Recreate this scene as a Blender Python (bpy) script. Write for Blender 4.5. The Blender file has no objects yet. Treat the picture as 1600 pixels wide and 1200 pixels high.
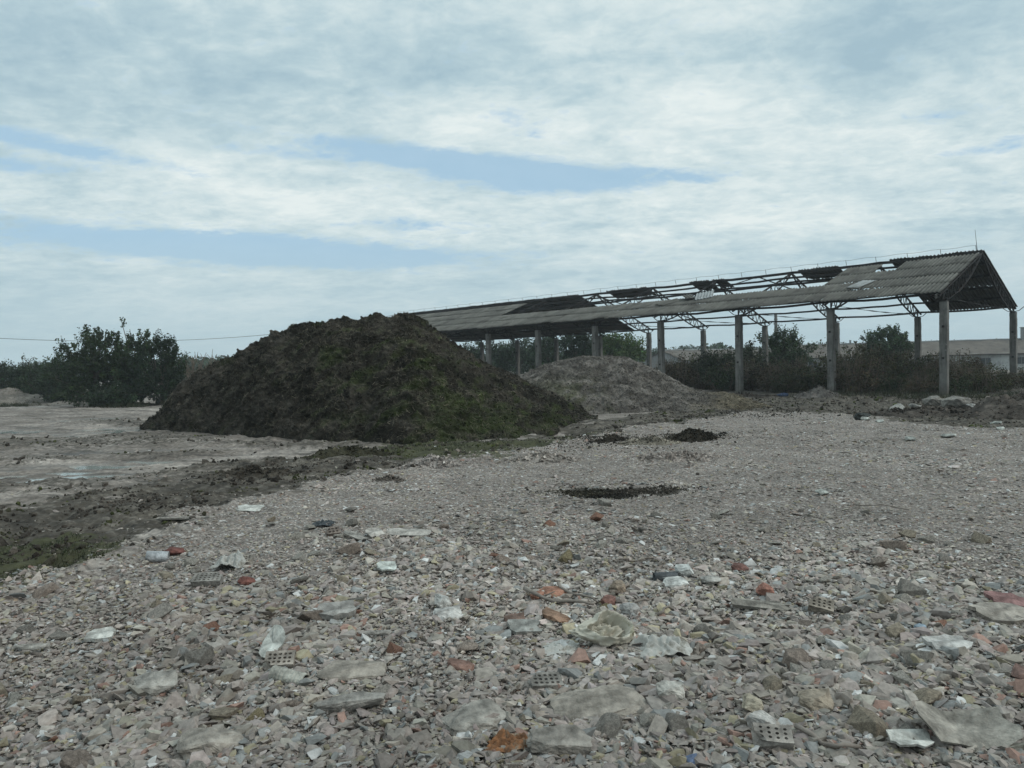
import bpy, bmesh, math, random
import numpy as np
from mathutils import Vector, Matrix, Euler
random.seed(7)
rng = np.random.default_rng(11)
sc = bpy.context.scene
COL = sc.collection
PI = math.pi

# ------------------------------------------------------------------ camera
F, YH, ROLL, CAMZ = 1167.85, 574.83, -0.0215, 2.0224
PIT = math.atan((YH - 600) / F)
_ex = np.array([1., 0, 0]); _up = np.array([0, -math.sin(PIT), math.cos(PIT)]); _fw = np.array([0, math.cos(PIT), math.sin(PIT)])
CR = math.cos(ROLL) * _ex + math.sin(ROLL) * _up
CU = -math.sin(ROLL) * _ex + math.cos(ROLL) * _up
cam = bpy.data.objects.new('camera', bpy.data.cameras.new('camera'))
COL.objects.link(cam)
cam.data.sensor_width = 36
cam.data.lens = 36 * F / 1600
cam.data.clip_end = 20000
cam.data.clip_start = 0.05
M = Matrix((CR, CU, -_fw)).transposed().to_4x4()
M.translation = (0, 0, CAMZ)
cam.matrix_world = M
sc.camera = cam

def ray(px, py):
    return _fw + CR * (px - 800) / F - CU * (py - 600) / F
def hor(px):
    return YH - 0.0215 * (px - 800)

# ------------------------------------------------------------------ noise
def _hash(ix, iy, iz, seed):
    h = (ix.astype(np.int64) * 374761393 + iy.astype(np.int64) * 668265263 + iz.astype(np.int64) * 2147483647 + seed * 974711) & 0xFFFFFFFF
    h = ((h ^ (h >> 13)) * 1274126177) & 0xFFFFFFFF
    h = ((h ^ (h >> 16)) * 2246822519) & 0xFFFFFFFF
    h = h ^ (h >> 13)
    return h
_G2 = np.array([[math.cos(a), math.sin(a)] for a in np.arange(16) * 2 * PI / 16])
def pn2(x, y, seed=0):
    x = np.asarray(x, float); y = np.asarray(y, float)
    xi = np.floor(x); yi = np.floor(y); fx = x - xi; fy = y - yi
    u = fx * fx * fx * (fx * (fx * 6 - 15) + 10); v = fy * fy * fy * (fy * (fy * 6 - 15) + 10)
    z = np.zeros_like(xi); r = []
    for dx in (0, 1):
        for dy in (0, 1):
            g = _G2[_hash(xi + dx, yi + dy, z, seed) & 15]
            r.append(g[..., 0] * (fx - dx) + g[..., 1] * (fy - dy))
    return 1.5 * ((r[0] * (1 - v) + r[1] * v) * (1 - u) + (r[2] * (1 - v) + r[3] * v) * u)
_G3 = rng.normal(size=(64, 3)); _G3 /= np.linalg.norm(_G3, axis=1)[:, None]
def pn3(x, y, z, seed=0):
    xi = np.floor(x); yi = np.floor(y); zi = np.floor(z); fx = x - xi; fy = y - yi; fz = z - zi
    u = fx * fx * (3 - 2 * fx); v = fy * fy * (3 - 2 * fy); w = fz * fz * (3 - 2 * fz)
    out = 0
    for dx in (0, 1):
        for dy in (0, 1):
            for dz in (0, 1):
                g = _G3[_hash(xi + dx, yi + dy, zi + dz, seed) & 63]
                d = g[..., 0] * (fx - dx) + g[..., 1] * (fy - dy) + g[..., 2] * (fz - dz)
                out = out + d * (u if dx else 1 - u) * (v if dy else 1 - v) * (w if dz else 1 - w)
    return 1.4 * out
def fbm2(x, y, sc_, oct_=4, seed=0, gain=.5):
    a = 1; o = 0; s = 1 / sc_
    for k in range(oct_):
        o = o + a * pn2(x * s + 17.3 * k, y * s - 9.1 * k, seed + k); a *= gain; s *= 2.03
    return o
def sstep(a, b, x):
    t = np.clip((x - a) / (b - a), 0, 1); return t * t * (3 - 2 * t)

# ------------------------------------------------------------------ object helpers
def tag(o, label=None, cat=None, group=None, kind=None):
    if label: o['label'] = label
    if cat: o['category'] = cat
    if group: o['group'] = group
    if kind: o['kind'] = kind
    return o
def empty(name, loc=(0, 0, 0), rz=0):
    o = bpy.data.objects.new(name, None); COL.objects.link(o); o.location = loc; o.rotation_euler[2] = rz
    o.empty_display_size = .2
    return o
def link_mesh(name, me, mat, parent=None):
    o = bpy.data.objects.new(name, me); COL.objects.link(o)
    if mat is not None:
        me.materials.clear(); me.materials.append(mat)
    if parent is not None: o.parent = parent
    return o
def np_mesh(name, V, faces_list, col=None, smooth=False, attrs=None):
    """V Nx3, faces_list: list of int arrays (n,k); col Nx3 per-vertex"""
    me = bpy.data.meshes.new(name)
    V = np.ascontiguousarray(V, np.float32)
    me.vertices.add(len(V)); me.vertices.foreach_set('co', V.ravel())
    nl = sum(f.size for f in faces_list); npoly = sum(len(f) for f in faces_list)
    loops = np.concatenate([f.ravel() for f in faces_list]).astype(np.int32)
    tot = np.concatenate([np.full(len(f), f.shape[1], np.int32) for f in faces_list])
    st = np.concatenate([[0], np.cumsum(tot)[:-1]]).astype(np.int32)
    me.loops.add(nl); me.loops.foreach_set('vertex_index', loops)
    me.polygons.add(npoly); me.polygons.foreach_set('loop_start', st)
    try: me.polygons.foreach_set('loop_total', tot)
    except Exception: pass
    me.update(calc_edges=True)
    me.polygons.foreach_set('use_smooth', np.full(npoly, bool(smooth)))
    for k, c in ([('Col', col)] if col is not None else []) + list((attrs or {}).items()):
        a = me.color_attributes.new(k, 'FLOAT_COLOR', 'POINT')
        c4 = np.ones((len(V), 4), np.float32); c4[:, :c.shape[1]] = c
        a.data.foreach_set('color', c4.ravel())
    return me
def grid_faces(nr, nc):
    i = np.arange(nr - 1)[:, None] * nc + np.arange(nc - 1)[None]
    return np.stack([i, i + 1, i + nc + 1, i + nc], -1).reshape(-1, 4)

class MB:
    """collects simple solids into one mesh"""
    def __init__(s): s.v = []; s.f = []
    def add(s, verts, faces):
        n = len(s.v); s.v += [tuple(v) for v in verts]; s.f += [tuple(i + n for i in f) for f in faces]
    def box(s, c, size, rot=None):
        hx, hy, hz = [q / 2 for q in size]
        vs = [Vector((x, y, z)) for x in (-hx, hx) for y in (-hy, hy) for z in (-hz, hz)]
        if rot is not None: vs = [rot @ v for v in vs]
        s.add([v + Vector(c) for v in vs], [(0, 1, 3, 2), (4, 6, 7, 5), (0, 4, 5, 1), (2, 3, 7, 6), (0, 2, 6, 4), (1, 5, 7, 3)])
    def tube(s, pts, rads, n=6, cap=True):
        pts = [Vector(p) for p in pts]
        if not hasattr(rads, '__len__'): rads = [rads] * len(pts)
        base = len(s.v); prev = None
        for i, p in enumerate(pts):
            d = (pts[min(i + 1, len(pts) - 1)] - pts[max(i - 1, 0)]).normalized()
            a = d.orthogonal().normalized() if prev is None else (prev - d * prev.dot(d)).normalized()
            prev = a; b = d.cross(a)
            for k in range(n):
                t = 2 * PI * k / n
                s.v.append(tuple(p + (a * math.cos(t) + b * math.sin(t)) * rads[i]))
        for i in range(len(pts) - 1):
            for k in range(n):
                q = base + i * n
                s.f.append((q + k, q + (k + 1) % n, q + n + (k + 1) % n, q + n + k))
        if cap:
            s.f.append(tuple(base + k for k in range(n))[::-1]); q = base + (len(pts) - 1) * n
            s.f.append(tuple(q + k for k in range(n)))
    def build(s, name, mat, parent=None, smooth=False):
        me = bpy.data.meshes.new(name); me.from_pydata(s.v, [], s.f); me.update()
        if smooth:
            for p in me.polygons: p.use_smooth = True
        return link_mesh(name, me, mat, parent)

# ------------------------------------------------------------------ materials
def newmat(name):
    m = bpy.data.materials.new(name); m.use_nodes = True; nt = m.node_tree; nt.nodes.clear()
    out = nt.nodes.new('ShaderNodeOutputMaterial'); b = nt.nodes.new('ShaderNodeBsdfPrincipled')
    nt.links.new(b.outputs[0], out.inputs[0])
    return m, nt, b
def N(nt, typ, **kw):
    n = nt.nodes.new(typ)
    for k, v in kw.items():
        if k.startswith('i_'): 
            key = k[2:]; n.inputs[int(key) if key.isdigit() else key].default_value = v
        else: setattr(n, k, v)
    return n
def noise(nt, scale, detail=5, rough=.55, vec=None, dist=0):
    n = N(nt, 'ShaderNodeTexNoise', i_Scale=scale, i_Detail=detail, i_Roughness=rough, i_Distortion=dist)
    if vec is not None: nt.links.new(vec, n.inputs['Vector'])
    return n
def ramp(nt, fac, stops):
    r = N(nt, 'ShaderNodeValToRGB')
    while len(r.color_ramp.elements) < len(stops): r.color_ramp.elements.new(.5)
    for e, (p, c) in zip(r.color_ramp.elements, stops):
        e.position = p; e.color = (c, c, c, 1) if not hasattr(c, '__len__') else (*c, 1)
    nt.links.new(fac, r.inputs[0]); return r
def mix(nt, fac, a, b, mode='MIX'):
    m = N(nt, 'ShaderNodeMix', data_type='RGBA', blend_type=mode)
    for sock, v in ((m.inputs[0], fac), (m.inputs[6], a), (m.inputs[7], b)):
        if hasattr(v, 'is_output'): nt.links.new(v, sock)
        elif hasattr(v, '__len__'): sock.default_value = (*v, 1) if len(v) == 3 else v
        else: sock.default_value = v
    return m.outputs[2]
def math_(nt, op, a, b=0, c=None):
    m = N(nt, 'ShaderNodeMath', operation=op)
    for s, v in zip(m.inputs, (a, b, c) if c is not None else (a, b)):
        if hasattr(v, 'is_output'): nt.links.new(v, s)
        else: s.default_value = v
    return m.outputs[0]
def bump(nt, b, h, strength=.4, dist=.02):
    n = N(nt, 'ShaderNodeBump', i_Strength=strength, i_Distance=dist)
    nt.links.new(h, n.inputs['Height']); nt.links.new(n.outputs[0], b.inputs['Normal']); return n
def geo(nt):
    return N(nt, 'ShaderNodeNewGeometry').outputs['Position']
def objc(nt):
    return N(nt, 'ShaderNodeTexCoord').outputs['Object']
def attr(nt, name='Col'):
    return N(nt, 'ShaderNodeAttribute', attribute_name=name).outputs['Color']

def mat_noisy(name, c1, c2, scale=3, rough=.9, bscale=None, bstr=.3, bdist=.01, objcoord=True, c3=None, stain=1.0, metal=0):
    m, nt, b = newmat(name); v = objc(nt) if objcoord else geo(nt)
    n = noise(nt, scale, 6, .62, v); r = ramp(nt, n.outputs[0], [(.35, 0), (.65, 1)])
    c = mix(nt, r.outputs[0], c1, c2)
    if c3 is not None:
        n2 = noise(nt, scale * stain, 5, .7, v); r2 = ramp(nt, n2.outputs[0], [(.52, 0), (.66, 1)]); c = mix(nt, r2.outputs[0], c, c3)
    nt.links.new(c, b.inputs['Base Color']); b.inputs['Roughness'].default_value = rough; b.inputs['Metallic'].default_value = metal
    b.inputs['Specular IOR Level'].default_value = .25
    nb = noise(nt, bscale or scale * 8, 6, .65, v); bump(nt, b, nb.outputs[0], bstr, bdist)
    return m

def mat_attr(name, vscale=20, amt=.5, rough=.95, bscale=60, bstr=.5, bdist=.01, spec=.2, objcol=False, vs2=None):
    """base colour from a per-vertex (or per-object) albedo, broken up by noise"""
    m, nt, b = newmat(name); v = objc(nt) if objcol else geo(nt)
    base = N(nt, 'ShaderNodeObjectInfo').outputs['Color'] if objcol else attr(nt)
    n = noise(nt, vscale, 6, .65, v); r = ramp(nt, n.outputs[0], [(.3, 1 - amt), (.7, 1 + amt * .6)])
    c = mix(nt, 1.0, base, r.outputs[0], 'MULTIPLY')
    if vs2:
        n2 = noise(nt, vs2, 4, .6, v); r2 = ramp(nt, n2.outputs[0], [(.35, 1 - amt * .7), (.65, 1 + amt * .4)])
        c = mix(nt, 1.0, c, r2.outputs[0], 'MULTIPLY')
    nt.links.new(c, b.inputs['Base Color']); b.inputs['Roughness'].default_value = rough
    b.inputs['Specular IOR Level'].default_value = spec
    nb = noise(nt, bscale, 5, .6, v); bump(nt, b, nb.outputs[0], bstr, bdist)
    return m

MAT = {}
MAT['stone'] = mat_attr('rubble_stone', 25, .35, .95, 90, .5, .006)
MAT['chunk'] = mat_attr('rubble_chunk', 16, .5, .95, 38, 1.0, .014, objcol=True, vs2=5)
MAT['compost'] = mat_attr('compost', 6, .55, 1.0, 28, .9, .05, spec=.08, vs2=1.2)
MAT['heap2'] = mat_attr('dry_compost', 8, .5, 1.0, 30, .9, .05, spec=.08, vs2=1.5)
MAT['concrete'] = mat_noisy('weathered_concrete', (.10, .097, .092), (.155, .151, .144), 1.6, .92, 22, .4, .01, c3=(.055, .052, .048), stain=1.8)
def mat_post():
    m, nt, b = newmat('streaked_concrete'); v = objc(nt); oi = N(nt, 'ShaderNodeObjectInfo').outputs['Random']
    ad = N(nt, 'ShaderNodeVectorMath', operation='ADD'); nt.links.new(v, ad.inputs[0]); cx = N(nt, 'ShaderNodeCombineXYZ'); nt.links.new(math_(nt, 'MULTIPLY', oi, 40.), cx.inputs[2]); nt.links.new(cx.outputs[0], ad.inputs[1])
    mp = N(nt, 'ShaderNodeMapping'); mp.inputs['Scale'].default_value = (9, 9, .7); nt.links.new(ad.outputs[0], mp.inputs[0])
    n1 = noise(nt, 1.0, 6, .6, mp.outputs[0]); n2 = noise(nt, 1.3, 6, .65, ad.outputs[0]); n3 = noise(nt, 7, 5, .6, ad.outputs[0])
    c = mix(nt, ramp(nt, n2.outputs[0], [(.38, 0), (.62, 1)]).outputs[0], (.092, .089, .083), (.165, .16, .151))
    c = mix(nt, ramp(nt, n1.outputs[0], [(.5, 0), (.66, .8)]).outputs[0], c, (.05, .047, .043))
    c = mix(nt, ramp(nt, n3.outputs[0], [(.62, 0), (.68, .7)]).outputs[0], c, (.20, .195, .185))
    sx = N(nt, 'ShaderNodeSeparateXYZ'); nt.links.new(v, sx.inputs[0])
    c = mix(nt, ramp(nt, math_(nt, 'MULTIPLY_ADD', n3.outputs[0], 1.2, math_(nt, 'MULTIPLY', sx.outputs[2], -1.0)), [(.0, 0), (.5, .7)]).outputs[0], c, (.075, .066, .055))
    nt.links.new(c, b.inputs['Base Color']); b.inputs['Roughness'].default_value = .93; b.inputs['Specular IOR Level'].default_value = .2
    bump(nt, b, n3.outputs[0], .5, .02); return m
MAT['post'] = mat_post()
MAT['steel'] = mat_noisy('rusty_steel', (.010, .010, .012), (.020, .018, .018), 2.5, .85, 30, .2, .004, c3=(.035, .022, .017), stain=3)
MAT['wire'] = mat_noisy('dark_wire', (.06, .06, .065), (.09, .09, .09), 4, .6)
MAT['barnwall'] = mat_noisy('whitewashed_wall', (.32, .33, .325), (.42, .43, .425), .25, .95, 4, .2, .02, c3=(.2, .2, .195), stain=1.5)
MAT['barngrey'] = mat_noisy('grey_render', (.18, .185, .187), (.23, .235, .235), .3, .95, 4, .2, .02)
MAT['barnroof'] = mat_noisy('old_barn_roof', (.080, .068, .058), (.13, .112, .097), .5, .95, 5, .3, .03, c3=(.05, .047, .043), stain=2.2)
MAT['glass'] = mat_noisy('dark_window', (.02, .025, .028), (.035, .04, .045), 1, .25)
MAT['bark'] = mat_noisy('bark', (.06, .05, .042), (.10, .085, .07), 6, .95, 30, .6, .01)
MAT['twig'] = mat_noisy('dry_twig', (.10, .08, .065), (.16, .13, .10), 6, .95, 30, .4, .005)
MAT['wood'] = mat_noisy('grey_wood', (.13, .11, .095), (.22, .19, .165), 7, .9, 40, .5, .005)
MAT['sack'] = mat_noisy('dirty_plastic_sack', (.36, .335, .275), (.47, .44, .375), 9, .7, 24, .35, .006, c3=(.26, .24, .17), stain=.8)
MAT['rust'] = mat_noisy('rotten_fibre', (.09, .05, .03), (.26, .12, .055), 22, .95, 60, .8, .01, c3=(.2, .17, .13), stain=.6)
MAT['cloth'] = mat_noisy('pale_rag', (.30, .29, .265), (.40, .39, .365), 9, .85, 30, .4, .006, c3=(.18, .165, .14), stain=1.2)

# asbestos-cement sheet: aged grey with lichen and run-off streaks along the corrugation, plus painted trough shade
def mat_sheet(name, c1, c2, c3, tr=.58):
    m, nt, b = newmat(name); v = attr(nt, 'uvw')
    mp = N(nt, 'ShaderNodeMapping'); mp.inputs['Scale'].default_value = (3, .5, 1); nt.links.new(v, mp.inputs[0])
    n = noise(nt, 2.0, 6, .65, mp.outputs[0]); r = ramp(nt, n.outputs[0], [(.36, 0), (.66, 1)])
    c = mix(nt, r.outputs[0], c1, c2)
    n2 = noise(nt, .8, 5, .7, v); r2 = ramp(nt, n2.outputs[0], [(.5, 0), (.64, 1)]); c = mix(nt, r2.outputs[0], c, c3)
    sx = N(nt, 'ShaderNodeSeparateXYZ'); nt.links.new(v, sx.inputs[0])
    wv = math_(nt, 'SINE', math_(nt, 'MULTIPLY', sx.outputs[0], 2 * PI / .215)); c = mix(nt, 1.0, c, ramp(nt, math_(nt, 'MULTIPLY_ADD', wv, .5, .5), [(.1, tr), (.6, 1.1)]).outputs[0], 'MULTIPLY')  # corrugation shading painted into the colour: troughs darker, crests lighter
    c = mix(nt, 1.0, c, attr(nt, 'tint'), 'MULTIPLY')
    nt.links.new(c, b.inputs['Base Color']); b.inputs['Roughness'].default_value = .9; b.inputs['Specular IOR Level'].default_value = .2
    nb = noise(nt, 12, 5, .6, v); bump(nt, b, nb.outputs[0], .3, .01)
    return m
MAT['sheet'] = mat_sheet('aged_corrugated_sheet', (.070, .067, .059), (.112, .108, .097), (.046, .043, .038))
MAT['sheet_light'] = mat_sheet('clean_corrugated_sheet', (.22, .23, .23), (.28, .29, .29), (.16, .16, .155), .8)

def mat_leaf(name):
    m, nt, b = newmat(name)
    c = attr(nt); n = noise(nt, 1.3, 3, .5, geo(nt)); r = ramp(nt, n.outputs[0], [(.3, .65), (.7, 1.3)])
    c = mix(nt, 1.0, c, r.outputs[0], 'MULTIPLY')
    nt.links.new(c, b.inputs['Base Color']); b.inputs['Roughness'].default_value = .65; b.inputs['Specular IOR Level'].default_value = .25
    t = N(nt, 'ShaderNodeBsdfTranslucent'); nt.links.new(c, t.inputs[0])
    ms = N(nt, 'ShaderNodeMixShader', i_0=.25); nt.links.new(b.outputs[0], ms.inputs[1]); nt.links.new(t.outputs[0], ms.inputs[2])
    nt.links.new(ms.outputs[0], nt.nodes['Material Output'].inputs[0])
    return m
MAT['leaf'] = mat_leaf('leaves')

# ------------------------------------------------------------------ ground zones (world metres)
def g0(px, py, z=0.0):
    r = ray(px, py); t = (z - CAMZ) / r[2]; return (r * t)[:2]
EDGE_PX = [(-400, 1010), (-150, 985), (0, 945), (110, 905), (230, 862), (300, 832), (390, 795), (480, 770), (600, 745), (690, 728), (760, 714),
           (830, 703), (900, 692), (950, 684), (1010, 672), (1080, 660), (1170, 648), (1250, 649), (1330, 654), (1400, 663), (1560, 674), (1700, 686), (1950, 700)]
EDGE = np.array([g0(*p) for p in EDGE_PX])
RUB_POLY = np.vstack([EDGE, [[40, 10], [40, -30], [-30, -30], [-30, 2]]])
BAND_PX = [(-300, 850), (0, 795), (200, 765), (350, 726), (480, 712), (560, 702), (640, 697), (700, 690), (800, 684), (900, 668)]
BAND = np.array([g0(*p) for p in BAND_PX])
BAND_POLY = np.vstack([BAND, EDGE[:14][::-1]])
YARD_PX = [(900, 664), (1000, 648), (1060, 640), (1120, 606), (1240, 597), (1330, 596), (1475, 597), (1620, 600), (1900, 606), (1950, 700), (1700, 690), (1560, 676), (1400, 665), (1250, 651), (1170, 650), (1010, 676), (930, 700), (850, 705), (800, 695)]
YARD_POLY = np.array([g0(*p) for p in YARD_PX])
MOSS_PX = [(-300, 880), (-100, 850), (60, 838), (160, 850), (215, 868), (100, 908), (0, 935), (-150, 960)]
MOSS_POLY = np.array([g0(*p) for p in MOSS_PX])
TOE_POLY = np.array([g0(*p) for p in [(590, 693), (700, 691), (800, 687), (890, 672), (935, 682), (850, 708), (740, 722), (620, 722), (540, 716)]])
def poly_sd(x, y, P):
    """signed distance, positive inside"""
    x = np.asarray(x, float); y = np.asarray(y, float)
    d = np.full(x.shape, 1e9); inside = np.zeros(x.shape, bool); n = len(P)
    for i in range(n):
        ax, ay = P[i]; bx, by = P[(i + 1) % n]
        ex, ey = bx - ax, by - ay; L = ex * ex + ey * ey + 1e-12
        t = np.clip(((x - ax) * ex + (y - ay) * ey) / L, 0, 1)
        d = np.minimum(d, (x - ax - t * ex) ** 2 + (y - ay - t * ey) ** 2)
        c = ((ay > y) != (by > y))
        with np.errstate(divide='ignore', invalid='ignore'):
            inside ^= c & (x < ex * (y - ay) / (ey + (1e-15 if ey == 0 else 0)) + ax)
    d = np.sqrt(d)
    return np.where(inside, d, -d)
PUDDLES = [((60, 737), 90, 10), ((200, 717), 75, 6), ((-10, 726), 60, 5), ((75, 679), 60, 4.5), ((190, 665), 60, 4), ((25, 668), 50, 3.5),
           ((820, 697), 40, 5), ((885, 677), 45, 6), ((430, 722), 60, 3.5), ((150, 652), 70, 3)]
PUD = []
for (px, py), rx, ry in PUDDLES:
    c = g0(px, py); e = g0(px + rx, py); e2 = g0(px, py - ry)
    PUD.append((c[0], c[1], abs(e[0] - c[0]), abs(e2[1] - c[1])))
PIT_C = g0(955, 776)
TRK = [np.array([g0(*p) for p in q]) for q in ([(-120, 684), (120, 680), (230, 671), (400, 683), (640, 690), (640, 700), (480, 698), (300, 690), (120, 694), (-120, 702)],
    [(-120, 756), (150, 741), (350, 721), (480, 711), (490, 716), (350, 732), (200, 749), (0, 768), (-120, 776)], [(-120, 712), (100, 708), (300, 700), (420, 700), (300, 706), (100, 714), (-120, 722)], [(100, 650), (240, 655), (240, 664), (120, 660)])]
def zones(x, y):
    w = fbm2(x, y, 1.6, 4, 31) ; w2 = fbm2(x, y, .45, 3, 57)
    rub = sstep(-.65, .5, poly_sd(x, y, RUB_POLY) + .65 * w + .45 * w2)
    band = sstep(-.9, .8, poly_sd(x, y, BAND_POLY) + .9 * w + .5 * w2)
    yard = sstep(-.6, .8, poly_sd(x, y, YARD_POLY) + .8 * w)
    comp = np.maximum(band * .86, yard)
    for T in TRK: comp = np.maximum(comp, .55 * sstep(-.5, .6, poly_sd(x, y, T) + .6 * w + .5 * w2))
    # burnt / damp hollow in the rubble
    q = ((x - PIT_C[0]) / 1.2) ** 2 + ((y - PIT_C[1]) / .48) ** 2
    pit = sstep(1.3, .2, q + .5 * w + .3 * w2)
    moss = np.maximum(sstep(-.25, .45, poly_sd(x, y, MOSS_POLY) + .5 * w + .5 * w2), .85 * sstep(-.3, .9, poly_sd(x, y, TOE_POLY) + .9 * w + .6 * w2))
    return rub, comp, pit, moss
def pud_mask(x, y):
    m = np.zeros(np.shape(x))
    for cx, cy, rx, ry in PUD:
        q = ((x - cx) / rx) ** 2 + ((y - cy) / ry) ** 2
        m = np.maximum(m, sstep(1.3, .3, q))
    return m
PUDZ = -0.165
def H(x, y, z=None):
    x = np.asarray(x, float); y = np.asarray(y, float)
    rub, comp, pit, moss = z if z is not None else zones(x, y)
    far = sstep(60, 120, np.hypot(x, y))
    h = .05 * fbm2(x, y, 4.5, 3, 3) + .035 * fbm2(x, y, 1.1, 3, 5)
    h = h + rub * (.05 + .03 * fbm2(x, y, .5, 2, 9))
    edge = rub * (1 - rub) * 4
    h = h + edge * .07
    # churned compost / tyre-rutted soil
    ch = fbm2(x, y, .8, 4, 71)
    h = h + comp * (1 - rub) * (.015 + .07 * np.abs(ch) + .055 * fbm2(x, y, .3, 4, 77))
    h = h + .015 * pit * (1 + .6 * fbm2(x, y, .35, 3, 83))
    road = (1 - np.clip(rub + comp, 0, 1)) * sstep(0, 1, poly_sd(x, y, np.array([[-70, 4], [-8, 10], [-2, 21], [-12, 28], [-20, 60], [-80, 60]])))
    # wheel ruts run from lower left to the foot of the heap
    s = (x * .62 - y * .78)
    h = h - road * (.10 + .03 * np.sin((y - .36 * x) * 2.6 + 2.2 * fbm2(x, y, 6, 2, 91)) + .05 * np.abs(fbm2(x * .35, y, .7, 4, 95)) + .03 * fbm2(x, y, .5, 4, 93))
    m = pud_mask(x, y)
    h = h * (1 - m) + m * (PUDZ - .016 + .10 * fbm2(x * .55, y, .7, 4, 101))
    return h * (1 - far)
def gp(px, py):
    z = 0.
    for _ in range(4):
        p = g0(px, py, z); z = float(H(p[0:1], p[1:2])[0])
    return Vector((p[0], p[1], z))
def h1(x, y): return float(H(np.array([x]), np.array([y]))[0])
def at(px, py, Y):
    r = ray(px, py); return Vector(r * (Y / r[1])) + Vector((0, 0, CAMZ))

# ------------------------------------------------------------------ terrain sheet
def build_terrain():
    A = np.radians(np.concatenate([np.linspace(-180, -48, 40)[:-1], np.linspace(-48, 48, 760), np.linspace(48, 180, 40)[1:]]))
    R = np.concatenate([np.geomspace(.4, 2.6, 16)[:-1], np.geomspace(2.6, 70, 640), np.geomspace(70, 720, 40)[1:]])
    rr, aa = np.meshgrid(R, A, indexing='ij')
    x = rr * np.sin(aa); y = rr * np.cos(aa)
    z = zones(x, y); h = H(x, y, z)
    rub, comp, pit, moss = z
    V = np.stack([x, y, h], -1).reshape(-1, 3)
    C = np.stack([rub, np.maximum(comp, pit), moss], -1).reshape(-1, 3)
    wet = sstep(.0, .09, PUDZ + .06 - h) * (1 - rub) * (1 - comp)
    W = np.stack([wet, pit, wet], -1).reshape(-1, 3)
    me = np_mesh('ground', V, [grid_faces(len(R), len(A))], C, True, {'wet': W})
    m, nt, b = newmat('ground_soil'); v = geo(nt)
    sep = N(nt, 'ShaderNodeSeparateColor'); nt.links.new(attr(nt), sep.inputs[0])
    sw = N(nt, 'ShaderNodeSeparateColor'); nt.links.new(attr(nt, 'wet'), sw.inputs[0])
    # compacted yard soil
    n1 = noise(nt, .35, 7, .6, v, .6); r1 = ramp(nt, n1.outputs[0], [(.34, (.125, .106, .091)), (.5, (.195, .168, .147)), (.66, (.275, .243, .216))])
    mpr = N(nt, 'ShaderNodeMapping'); mpr.inputs['Rotation'].default_value = (0, 0, -.36); mpr.inputs['Scale'].default_value = (.22, 1.6, 1); nt.links.new(v, mpr.inputs[0])
    n1c = noise(nt, 1.4, 7, .65, mpr.outputs[0], .4); r1c = ramp(nt, n1c.outputs[0], [(.36, .42), (.5, .95), (.66, 1.35)])
    n1b = noise(nt, 9, 6, .7, v); r1b = ramp(nt, n1b.outputs[0], [(.33, .5), (.67, 1.4)])
    road = mix(nt, 1.0, mix(nt, 1.0, r1.outputs[0], r1b.outputs[0], 'MULTIPLY'), r1c.outputs[0], 'MULTIPLY')
    # fine rubble: small fragments of many colours with dark gaps
    vo = N(nt, 'ShaderNodeTexVoronoi', i_Scale=26, i_Randomness=1.0); 
    nw = noise(nt, 18, 4, .6, v); vv = mix(nt, .06, v, nw.outputs['Color']); nt.links.new(vv, vo.inputs['Vector'])
    sc_ = N(nt, 'ShaderNodeSeparateColor'); nt.links.new(vo.outputs['Color'], sc_.inputs[0])
    rs = ramp(nt, sc_.outputs[0], [(0, (.175, .150, .133)), (.45, (.238, .206, .184)), (.8, (.285, .249, .224)), (.95, (.36, .325, .295)), (1, (.55, .54, .52))])
    rs2 = ramp(nt, sc_.outputs[1], [(.93, (1, 1, 1)), (.965, (1.05, .8, .68)), (.99, (1.05, 1, .82))])
    rubc = mix(nt, 1.0, rs.outputs[0], rs2.outputs[0], 'MULTIPLY')
    gapr = ramp(nt, vo.outputs['Distance'], [(.35, 1), (.75, .62)])
    rubc = mix(nt, 1.0, rubc, gapr.outputs[0], 'MULTIPLY')
    n2 = noise(nt, .9, 6, .6, v); r2 = ramp(nt, n2.outputs[0], [(.32, .72), (.68, 1.22)])
    rubc = mix(nt, 1.0, rubc, r2.outputs[0], 'MULTIPLY')
    # dark compost
    n3 = noise(nt, 5, 7, .7, v); r3 = ramp(nt, n3.outputs[0], [(.34, (.024, .020, .016)), (.52, (.068, .058, .047)), (.68, (.145, .128, .108))])
    n3b = noise(nt, .8, 4, .6, v); r3b = ramp(nt, n3b.outputs[0], [(.35, .65), (.65, 1.35)])
    comc = mix(nt, 1.0, r3.outputs[0], r3b.outputs[0], 'MULTIPLY')
    n4 = noise(nt, 7, 6, .7, v); r4 = ramp(nt, n4.outputs[0], [(.3, (.026, .026, .014)), (.55, (.052, .054, .025)), (.75, (.085, .083, .045))])
    n5 = noise(nt, 6, 6, .7, v); d5 = math_(nt, 'SUBTRACT', n5.outputs[0], .5)
    def soft(mask, k=1.1):
        s = math_(nt, 'MULTIPLY_ADD', d5, k, mask); return ramp(nt, s, [(.35, 0), (.65, 1)]).outputs[0]
    c = mix(nt, soft(sep.outputs[0]), road, rubc)
    c = mix(nt, soft(sep.outputs[1], 2.0), c, comc)
    # rubble wins along the seam; the damp hollow wins over rubble
    inv = math_(nt, 'SUBTRACT', 1.0, sw.outputs[1])
    c = mix(nt, math_(nt, 'MULTIPLY', soft(sep.outputs[0]), ramp(nt, inv, [(.3, 0), (.8, 1)]).outputs[0]), c, rubc)
    c = mix(nt, math_(nt, 'MULTIPLY', soft(sep.outputs[2], 1.6), .85), c, r4.outputs[0])
    c = mix(nt, math_(nt, 'MULTIPLY', sw.outputs[0], .45), c, (.05, .045, .04))
    nt.links.new(c, b.inputs['Base Color'])
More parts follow.
